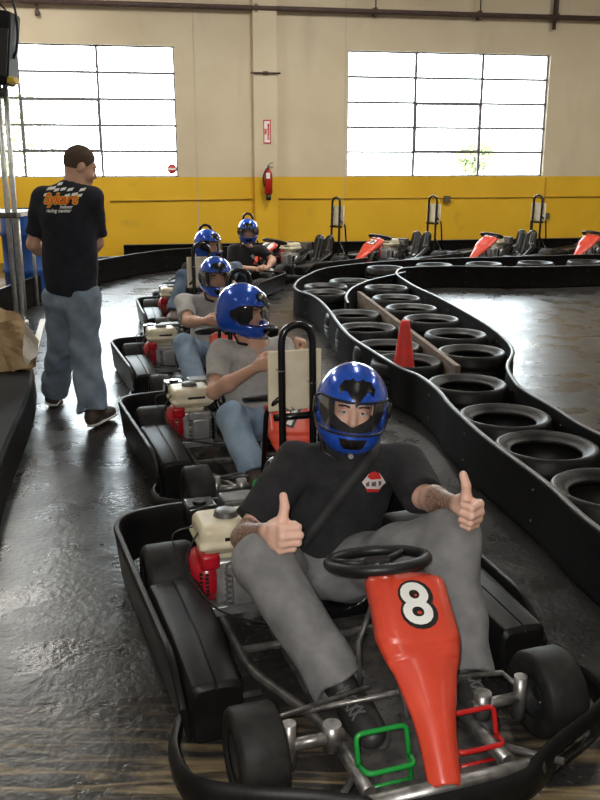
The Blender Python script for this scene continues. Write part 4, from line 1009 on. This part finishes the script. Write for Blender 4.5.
# cone and plank
cb = placed[10]; cn = empty('traffic_cone', (cb[0] - .03, cb[1] - .03, 0)); tag(cn, 'faded red traffic cone standing inside a tyre of the island', 'cone')
MB().lathe([(.115, .02), (.105, .04), (.035, .55), (.028, .57), (.0, .572)], 32).build('cone_body', m_cone, cn); MB().box((0, 0, .012), (.13, .13, .012), None, .008).build('base', m_cone, cn)
a, b = atz(359, 292, .3), atz(458, 367, .3); a.z = b.z = 0; d = (b - a); pk = MB().box((0, 0, .155), (d.length / 2, .02, .155), None, .004).build('wooden_plank', m_wood); pk.location = (a + b) / 2; pk.rotation_euler = (0, 0, math.atan2(d.y, d.x)); tag(pk, 'weathered brown wooden plank standing on edge between two rows of tyres', 'plank')

# ------------------------------------------------------------------ clutter at the left edge
c0 = atz(8, 372, .22)
def sheet(name, pts, loc, rot, label, mat, th=.006, seed=1):
    rr_ = random.Random(seed); pts = [q for (a_, b_), (c_, d_) in zip(pts, pts[1:] + pts[:1]) for q in ((a_, b_), ((2 * a_ + c_) / 3 + rr_.uniform(-.02, .02), (2 * b_ + d_) / 3 + rr_.uniform(-.025, .025)), ((a_ + 2 * c_) / 3 + rr_.uniform(-.02, .02), (b_ + 2 * d_) / 3 + rr_.uniform(-.025, .025)))]
    bm = bmesh.new(); bm.faces.new([bm.verts.new((x, y, 0)) for x, y in pts]); bmesh.ops.triangulate(bm, faces=bm.faces)
    for _ in range(3): bmesh.ops.subdivide_edges(bm, edges=[e for e in bm.edges if e.calc_length() > .05], cuts=1); bmesh.ops.triangulate(bm, faces=bm.faces)
    for v in bm.verts: v.co.z = .02 * math.sin(31 * v.co.x + 17 * v.co.y + seed) + .03 * math.sin(9 * v.co.x + seed) * math.cos(7 * v.co.y + seed * 2) + .12 * v.co.x * v.co.x * (1 if seed % 2 else -1)
    me = bpy.data.meshes.new(name); bm.to_mesh(me); bm.free(); me.materials.append(mat); o = bpy.data.objects.new(name, me); COL.objects.link(o); o.location = loc; o.rotation_euler = rot
    s = o.modifiers.new('solid', 'SOLIDIFY'); s.thickness = th; tag(o, label, 'cardboard' if mat is m_card else 'paper'); return o
YC = c0.y
sheet('cardboard_piece', [(-.4, -.2), (.2, -.22), (.23, -.05), (.2, .2), (-.1, .24), (-.4, .2)], at(2, 374, YC), (R(64), R(6), R(14)), 'lowest yellowish torn cardboard piece leaning on the black box', m_card, seed=1)
sheet('cardboard_piece', [(-.4, -.16), (.22, -.2), (.27, 0), (.15, .2), (-.2, .22), (-.4, .16)], at(2, 348, YC + .12), (R(52), R(-10), R(8)), 'middle brown torn cardboard piece in the pile at left', m_card, seed=2)
sheet('cardboard_piece', [(-.4, -.18), (.15, -.14), (.2, .02), (.08, .16), (-.2, .2), (-.4, .1)], at(0, 327, YC + .25), (R(38), R(14), R(-6)), 'topmost brown cardboard piece in the pile at left', m_card, seed=3)
sheet('paper_scrap', [(-.07, -.14), (.05, -.1), (.09, .05), (.04, .16), (-.06, .1)], at(29, 346, YC + .02), (R(55), R(-35), R(-20)), 'pale torn paper scrap sticking out of the cardboard pile', m_paper, .003, 4)

PY = 9.2
sp = empty('speaker_stand', at(18, 305, PY).xyz * V((1, 1, 0)).x if False else V((at(18, 300, PY).x, PY, 0))); SO = sp.location; tag(sp, 'pale twin metal poles standing at the left edge in front of the window', 'stand')
for (xa, ya), (xb, yb), o_ in (((15, 300), (-3, 84), 0), ((21, 300), (5, 84), .05)):
    A_, B_ = at(xa, ya, PY + o_), at(xb, yb, PY + o_); A_.z = .05; MB().cyl(A_ - SO, B_ - SO, .028, 14).cyl(A_ - SO, A_ - SO - V((0, 0, .05)), .06, 14).build('pole', m_polem, sp)
mid = at(9, 215, PY); MB().box(mid - SO, (.1, .07, .03), None, .01).build('clamp', m_steeld, sp)
lp = at(-3, 48, PY); lm = empty('loudspeaker', lp); tag(lm, 'black loudspeaker cabinet on top of the poles in the top left corner', 'speaker')
MB().box((0, 0, 0), (.17, .16, .34), Matrix.Rotation(R(8), 3, 'Y'), .03).build('cabinet', m_black, lm); MB().box((.04, -.165, -.05), (.11, .012, .22), Matrix.Rotation(R(8), 3, 'Y'), .005).build('grille', m_trim, lm)
MB().box((.13, -.05, -.31), (.06, .1, .03), None, .01).build('yellow_badge', M('badge_yellow', (.55, .38, .03), .5), lm); MB().cyl((-.04, 0, -.36), (0, 0, -.46), .05).build('pole_socket', m_steeld, lm)
cbm = MB().tube(spline([lp + V((.1, 0, .75)), lp + V((.2, 0, .4)), lp + V((.22, -.02, .1)), lp + V((.16, 0, -.1))], 8), .014, 6).tube(spline([lp + V((-.1, 0, .6)), lp + V((.05, 0, .42)), lp + V((.2, .0, .25))], 8), .01, 6).build('hanging_cable', m_trim); tag(cbm, 'black cables hanging beside the loudspeaker at top left', 'cable')
tb = empty('table', V((at(0, 222, 10.4).x - .25, 10.4, 0))); tag(tb, 'white topped table behind the metal poles at the left edge', 'table'); tz = at(15, 213, 10.4).z
MB().box((0, 0, tz), (.6, .3, .03), None, .01).build('table_top', m_tabletop, tb)
for sx in (-1, 1):
    for sy in (-1, 1): MB().cyl((sx * .54, sy * .25, 0), (sx * .54, sy * .25, tz - .03), .022, 10).build('leg', m_polem, tb)
bl = empty('bin', V((at(22, 250, 10.9).x, 11.0, 0))); tag(bl, 'blue plastic barrel behind the standing man at the left edge', 'barrel')
MB().lathe([(0, .02), (.24, .02), (.26, .05), (.26, .35), (.275, .37), (.275, .41), (.26, .43), (.26, .8), (.275, .82), (.275, .86), (.26, .88), (.255, 1.1), (.2, 1.12), (0, 1.12)], 36).build('barrel_body', m_blue, bl); MB().lathe([(.262, 1.1), (.275, 1.1), (.275, 1.14), (.262, 1.14)], 36, closed=True).build('rim', m_black, bl)
for i, (x, y, lb) in enumerate(((-3.75, 9.0, 'black tyre lying left of the lane behind the standing man, the nearer one'), (-3.85, 9.75, 'black tyre lying left of the lane behind the standing man, the farther one'), (-3.0, 13.6, 'black tyre behind the curved barrier below the yellow wall at left'), (-2.3, 14.6, 'black tyre behind the curved barrier, nearer the wall pillar'))):
    o = t0.copy(); COL.objects.link(o); o.location = (x, y, 0); tag(o, lb, 'tyre', 'tyres behind the left barrier')

# ================================================================== karts
KP = [(.312, 2.16, 18.2, '8'), (-.064, 4.10, 18, '7'), (-.537, 5.99, 17, None), (-.866, 8.3, 12, None), (-1.2, 10.75, -15, None), (-.62, 12.9, -42, '4'), (1.02, 13.7, -42, '22'), (2.86, 14.05, -42, None), (4.62, 14.4, -42, None)]
KL = ['nearest black go kart with red number 8 nose, its driver giving thumbs up', 'second go kart in the queue, carrying the driver in grey with his face turned away', 'third go kart in the queue, its rear board hiding the driver behind',
  'fourth go kart in the queue, driven by the man in dark jeans', 'fifth go kart in the queue, carrying the driver in a black shirt by the wall', 'parked empty go kart with a white number 4 panel on its nose',
  'parked empty go kart with number 22 on its red nose', 'parked empty go kart below the middle of the right window, between two others', 'parked empty go kart at the right edge of the photo, only its front in view']
kp = make_kart(); karts = []
for i in range(len(KP)): karts.append(kp if i == 0 else copy_tree(kp))
for k, (x, y, th, num), lb, i in zip(karts, KP, KL, range(9)):
    k.location = (x, y, 0); k.rotation_euler = (0, 0, math.pi + R(th)); tag(k, lb, 'go kart', 'go karts queued in the lane' if i < 5 else 'go karts parked along the wall')
    if num: number(k, num, num == '4')
    if i > 4: k.scale = (1.14, 1.14, 1.14)
def KW(i, x, y, z):
    fx, fy, th, _ = KP[i]; t = R(th); return V((fx + y * math.sin(t) - x * math.cos(t), fy - y * math.cos(t) - x * math.sin(t), z))
def KD(i, x, y, z): return KW(i, x, y, z) - KW(i, 0, 0, 0)

# ================================================================== drivers
# the driver of kart 8
KF = KD(0, 0, 1, 0)
P = dict(pelvis=V((.05, 3.05, .20)), chest=V((.15, 3.07, .47)), neck=V((.175, 3.06, .64)), head=V((.186, 3.03, .815)), hf=V((0.02, -1, -.02)), hu=V((.10, .0, 1)),
  shR=at(296, 464, 3.02), shL=at(404, 464, 3.1), elR=at(243, 538, 2.85), wrR=at(266, 531, 2.62), elL=at(424, 497, 2.88), wrL=at(456, 504, 2.69),
  handR=(V((.5, -.85, .08)), V((.02, .05, 1)), V((.85, .5, 0)), 'fist'), handL=(V((.52, -.82, -.02)), V((.05, 0, 1)), V((-.85, -.52, 0)), 'fist'),
  hipR=V((-.06, 2.98, .19)), hipL=V((.17, 2.97, .20)), knR=V((-.12, 2.62, .40)), knL=V((.50, 2.68, .455)), anR=V((.118, 2.34, .135)), anL=V((.512, 2.42, .135)),
  toeR=KF * .85 + V((0.0, 0, -.05)), toeL=KF * .85 + V((.0, 0, -.08)))
d1, sh1, tr1, ax1 = person('person', 'person in blue helmet and black shirt in the nearest kart, giving two thumbs up', P,
  dict(origin=(.05, 3.05, 0), skin=m_skin1, shirt=m_shirtk, trousers=m_trous, shoe=m_shoe, sole=m_sole, laces=True, helmet=True, near=True, vb=.0042, vc=.007, vh=.005, hairy=(-.2, .3), eyes='cam', mask=True, sleeve=(.8, 1.0), sleever=(.08, .078), belly=True, hem=-.06, bulk=1.12, hs=1.2, seed=1.0, leg=(.112, .1, .092, .09)))
O1 = d1.location
bv = bvh_of([sh1]); c = at(376, 484, 2.9) - O1; u = V((1, 0, -.05)); v = V((.05, .3, 1))
em = lay('chest_emblem', [[(-.045, 0), (-.02, .032), (0, .04), (.02, .034), (.047, 0), (.02, -.03), (-.02, -.03)]], c, u, v, bv, M('emblem_white', (.7, .62, .6), .8), sh1, off=.002, maxe=.012)
lay('emblem_red', [[(-.026, .02), (-.018, .034), (0, .041), (.018, .034), (.03, .014), (.01, .012), (-.01, .01)], [(-.03, -.024), (.03, -.024), (.02, -.036), (-.02, -.036)]], c, u, v, bv, m_sign, sh1, off=.0032, maxe=.012)
lay('emblem_print', [[(-.03, -.004), (-.018, .004), (-.016, -.014), (-.028, -.016)], [(-.008, 0), (.008, .004), (.01, -.014), (-.008, -.014)], [(.018, .006), (.03, .004), (.028, -.01), (.02, -.012)]], c, u, v, bv, M('emblem_grey', (.12, .1, .1), .8), sh1, off=.0032, maxe=.012)
# belt across his chest, part of the kart
Ki = karts[0].matrix_world if False else (Matrix.Translation(karts[0].location) @ Matrix.Rotation(karts[0].rotation_euler.z, 4, 'Z')).inverted()
prev = None; rows = []
for i in range(33):
    t = i / 32; px, py = 371 + (296 - 371) * t, 455 + (552 - 455) * t; cst = at(px, py, 2.4); org = V((0, 0, CAMH)); d = (cst - org).normalized(); h = bv.ray_cast(org - O1, d, 6)
    if h[0] is None: continue
    rows.append(h[0] + O1 - d * .012)
ext = rows[0] + V((.03, .12, .05)); rows = [ext] + rows; mb = MB(); rg = []
for i, p in enumerate(rows):
    d = (rows[min(i + 1, len(rows) - 1)] - rows[max(i - 1, 0)]).normalized(); nn = (V((0, 0, CAMH)) - p).normalized(); s = d.cross(nn).normalized(); nn = s.cross(d)
    rg.append([Ki @ (p + s * a + nn * b) for a, b in ((-.024, .0), (.024, 0), (.024, .004), (-.024, .004))])
mb.loft(rg).build('seat_belt', m_belt, karts[0])

def driver(i, label, o, head_yaw=0, **kw):
    k = lambda x, y, z: KW(i, x, y, z); D = lambda x, y, z: KD(i, x, y, z); a = R(head_yaw)
    P = dict(pelvis=k(SX, -.92, .19), chest=k(SX, -.98, .46), neck=k(SX, -.95, .645), head=k(SX, -.92, .815), hf=D(math.sin(a), math.cos(a), -.05), hu=V((0, 0, 1)),
      shR=k(SX + .185, -.96, .60), shL=k(SX - .185, -.96, .60), elR=k(SX + .27, -.76, .40), elL=k(SX - .27, -.76, .40), wrR=k(SX + .13, -.55, .46), wrL=k(SX - .13, -.55, .46),
      handR=(D(-.3, .9, .15), D(-.5, 0, .85), D(-.6, 0, -.5), 'grip'), handL=(D(.3, .9, .15), D(.5, 0, .85), D(.6, 0, -.5), 'grip'),
      hipR=k(SX + .1, -.86, .19), hipL=k(SX - .1, -.86, .19), knR=k(.2, -.46, .375), knL=k(-.27, -.48, .39), anR=k(.17, -.16, .14), anL=k(-.17, -.16, .14), toeR=D(.05, .9, .1), toeL=D(-.05, .9, .1))
    P.update(kw); dflt = dict(origin=k(SX, -.92, 0), skin=m_skin, helmet=True, shoe=m_shoeb, sole=m_sole); dflt.update(o)
    return person('person', label, P, dflt, 'drivers sitting in the queued karts')
kk = KW
driver(1, 'person in blue helmet and grey shirt in the second kart, helmet turned sideways', dict(shirt=m_shirtg, trousers=m_denim, seed=2.0, eyes='fwd'), 0,
  neck=kk(1, -.10, -.93, .65), head=at(243, 311, 5.0), hf=V((.92, -.38, -.12)), elR=at(214, 392, 4.72), wrR=at(255, 368, 4.55), handR=(V((.8, -.3, .35)), V((0, -.3, 1)), V((.3, .9, 0)), 'grip'),
  elL=at(300, 395, 4.75), wrL=at(302, 357, 4.6), handL=(V((.1, -.1, 1)), V((.2, -1, 0)), V((-.9, -.2, 0)), 'fist'), knR=kk(1, .17, -.44, .365), anR=kk(1, .13, -.15, .14))
driver(2, 'person in blue helmet and grey shirt in the third kart, hands on the wheel', dict(shirt=m_shirtg, trousers=m_denim, seed=3.0, eyes='fwd'), 0,
  head=at(216, 277, 6.9), neck=at(214, 297, 6.95), hf=V((.28, -.95, -.05)), chest=at(212, 325, 6.98), elR=at(188, 322, 6.55), wrR=at(205, 321, 6.35), handR=(V((.75, -.6, .1)), V((.1, -.3, .9)), V((.3, .8, -.3)), 'grip'))
driver(3, 'person in blue helmet and dark jeans half hidden behind a cream board', dict(shirt=m_shirtk, trousers=m_denimd, seed=4.0), 0,
  head=at(208, 245, 9.12), hf=V((.75, -.65, -.05)), knR=at(184, 278, 8.75), anR=at(174, 312, 8.45))
d5, sh5, _, _ = driver(4, 'person in blue helmet and black shirt in the fifth kart, nearest the yellow wall', dict(shirt=m_shirtk, trousers=m_denimd, seed=5.0), 0,
  head=at(248, 231, 11.55), neck=at(247, 247, 11.6), chest=at(241, 262, 11.62), shR=at(234, 250, 11.6), shL=at(262, 251, 11.6), hf=V((.1, -.98, -.15)), wrR=at(258, 269, 11.35), wrL=at(268, 268, 11.3), elR=at(230, 268, 11.5), elL=at(273, 260, 11.45))

lay('chest_emblem', [[(-.035, .01), (-.01, .025), (0, .04), (.012, .02), (.035, .012), (.012, -.005), (.016, -.03), (0, -.012), (-.018, -.03), (-.01, -.004)]], at(252, 257, 11.3) - d5.location, V((1, 0, 0)), V((0, .1, 1)), bvh_of([sh5]), m_white, sh5, off=.006, maxe=.02)

# ------------------------------------------------------------------ standing man seen from behind
fR, fL = atz(93, 428, .0), atz(58, 404, .0)
Ym = 5.62; m_ = lambda px, py, dy=0.0: at(px, py, Ym + dy)
anR = V((fR.x, fR.y + .03, .12)); anL = V((fL.x, fL.y - .05, .12))
P = dict(pelvis=m_(72, 292, .0), chest=m_(68, 214, -.02), neck=m_(74, 186, .0), head=m_(80, 166, .03), hf=V((.80, .45, -.38)), hu=V((.25, .1, .95)),
  shL=m_(44, 198, .02), shR=m_(92, 198, -.03), elL=m_(33, 244, .06), elR=m_(97, 243, .1), wrL=m_(48, 256, .32), wrR=m_(88, 252, .34),
  handL=(V((.7, .5, .1)), V((.2, .2, 1)), V((.5, -.8, 0)), 'soft'), handR=(V((-.7, .5, .1)), V((-.2, .2, 1)), V((-.5, -.8, 0)), 'soft'),
  hipL=m_(60, 300, .03), hipR=m_(84, 300, -.03), knL=V((at(61, 350, Ym + .12).x, Ym + .16, .5)), knR=V((at(86, 355, Ym - .02).x, Ym - .04, .5)), anL=anL, anR=anR, toeL=V((-.1, 1, 0)), toeR=V((.3, .95, 0)))
dm, shm, trm, axm = person('person', 'person standing with back turned in black printed shirt and baggy blue jeans', P,
  dict(origin=((fR.x + fL.x) / 2, (fR.y + fL.y) / 2, 0), skin=m_skin, shirt=m_shirtn, trousers=m_denimw, shoe=m_shoeb, sole=m_solew, hairdo=True, vb=.007, vc=.009, sleeve=.8, hem=-.02, waist=.06, leg=(.106, .094, .094, .1), seed=6.0, bulk=1.06, fs=18))
OM = dm.location; bv = bvh_of([shm]); c = m_(53, 200, -.25) - OM; u = V((1, -.04, 0)); v = V((.05, 0, 1))
chk = []
for i in range(7):
    for j in range(3):
        if (i + j) % 2 == 0: x, y = -.115 + i * .036 + j * .008, .022 + j * .018 + .022 * math.sin(i * 1.0 - .3); chk.append([(x, y), (x + .034, y + .006), (x + .042, y + .024), (x + .008, y + .018)])
lay('flag_print', chk, c, u, v, bv, m_white, shm, off=.003, maxe=.02)
lay('lettering_edge', [text_mesh('Sykart', .085, .007, .25)], c + V((.0, 0, .0)), u, v, bv, M('print_yellow', (.8, .5, .05), .8), shm, off=.005, maxe=.02)
lay('lettering', [text_mesh('Sykart', .085, .002, .25)], c, u, v, bv, M('print_orange', (.8, .12, .01), .8), shm, off=.0065, maxe=.02)
lay('lettering_small', [text_mesh('indoor', .028, .001, .2)], c + V((.045, 0, -.045)), u, v, bv, m_white, shm, off=.004, maxe=.02)
lay('lettering_small', [text_mesh('racing center', .03, .001, .2)], c + V((-.005, 0, -.068)), u, v, bv, m_white, shm, off=.004, maxe=.02)

# ================================================================== light
wd = bpy.data.worlds.new('sky'); SC.world = wd; wd.use_nodes = True; nt = wd.node_tree; bg = nt.nodes['Background']
bg.inputs[0].default_value = (.88, .95, 1.0, 1); bg.inputs[1].default_value = 15.0
for a, b in win:                          # daylight portals in the window openings
    l = bpy.data.lights.new('window_portal', 'AREA'); l.shape = 'RECTANGLE'; l.size = b - a; l.size_y = WT - WB; l.cycles.is_portal = True
    o = bpy.data.objects.new('window_portal', l); COL.objects.link(o); o.location = wpos((a + b) / 2, (WB + WT) / 2, -.27); o.rotation_euler = (R(90), 0, wa + math.pi if False else wa)
def lamp(name, x, y, z, sx, sy, w, col):
    l = bpy.data.lights.new(name, 'AREA'); l.shape = 'RECTANGLE'; l.size = sx; l.size_y = sy; l.energy = w; l.color = col
    o = bpy.data.objects.new(name, l); COL.objects.link(o); o.location = (x, y, z); return o
for x in (-4.5, 1.0, 6.5):
    for y in (0.5, 6.5, 12.0): lamp('unseen_fill_lamp', x, y, CEIL - .15, .4, 2.4, (14, 50, 165)[(y > 3) + (y > 9)], (1, .96, .88))  # unseen fill lamps added under the ceiling, strongest towards the far wall
fl = bpy.data.lights.new('camera_flash', 'POINT'); fl.energy = 135; fl.shadow_soft_size = .025; fl.color = (1, .97, .93)
o = bpy.data.objects.new('camera_flash', fl); COL.objects.link(o); o.location = (-.05, -.02, CAMH + .06)
vs = SC.view_settings; vs.view_transform = 'Standard'; vs.look = 'None'; vs.exposure = 0.42; vs.gamma = 1.0; vs.use_curve_mapping = False
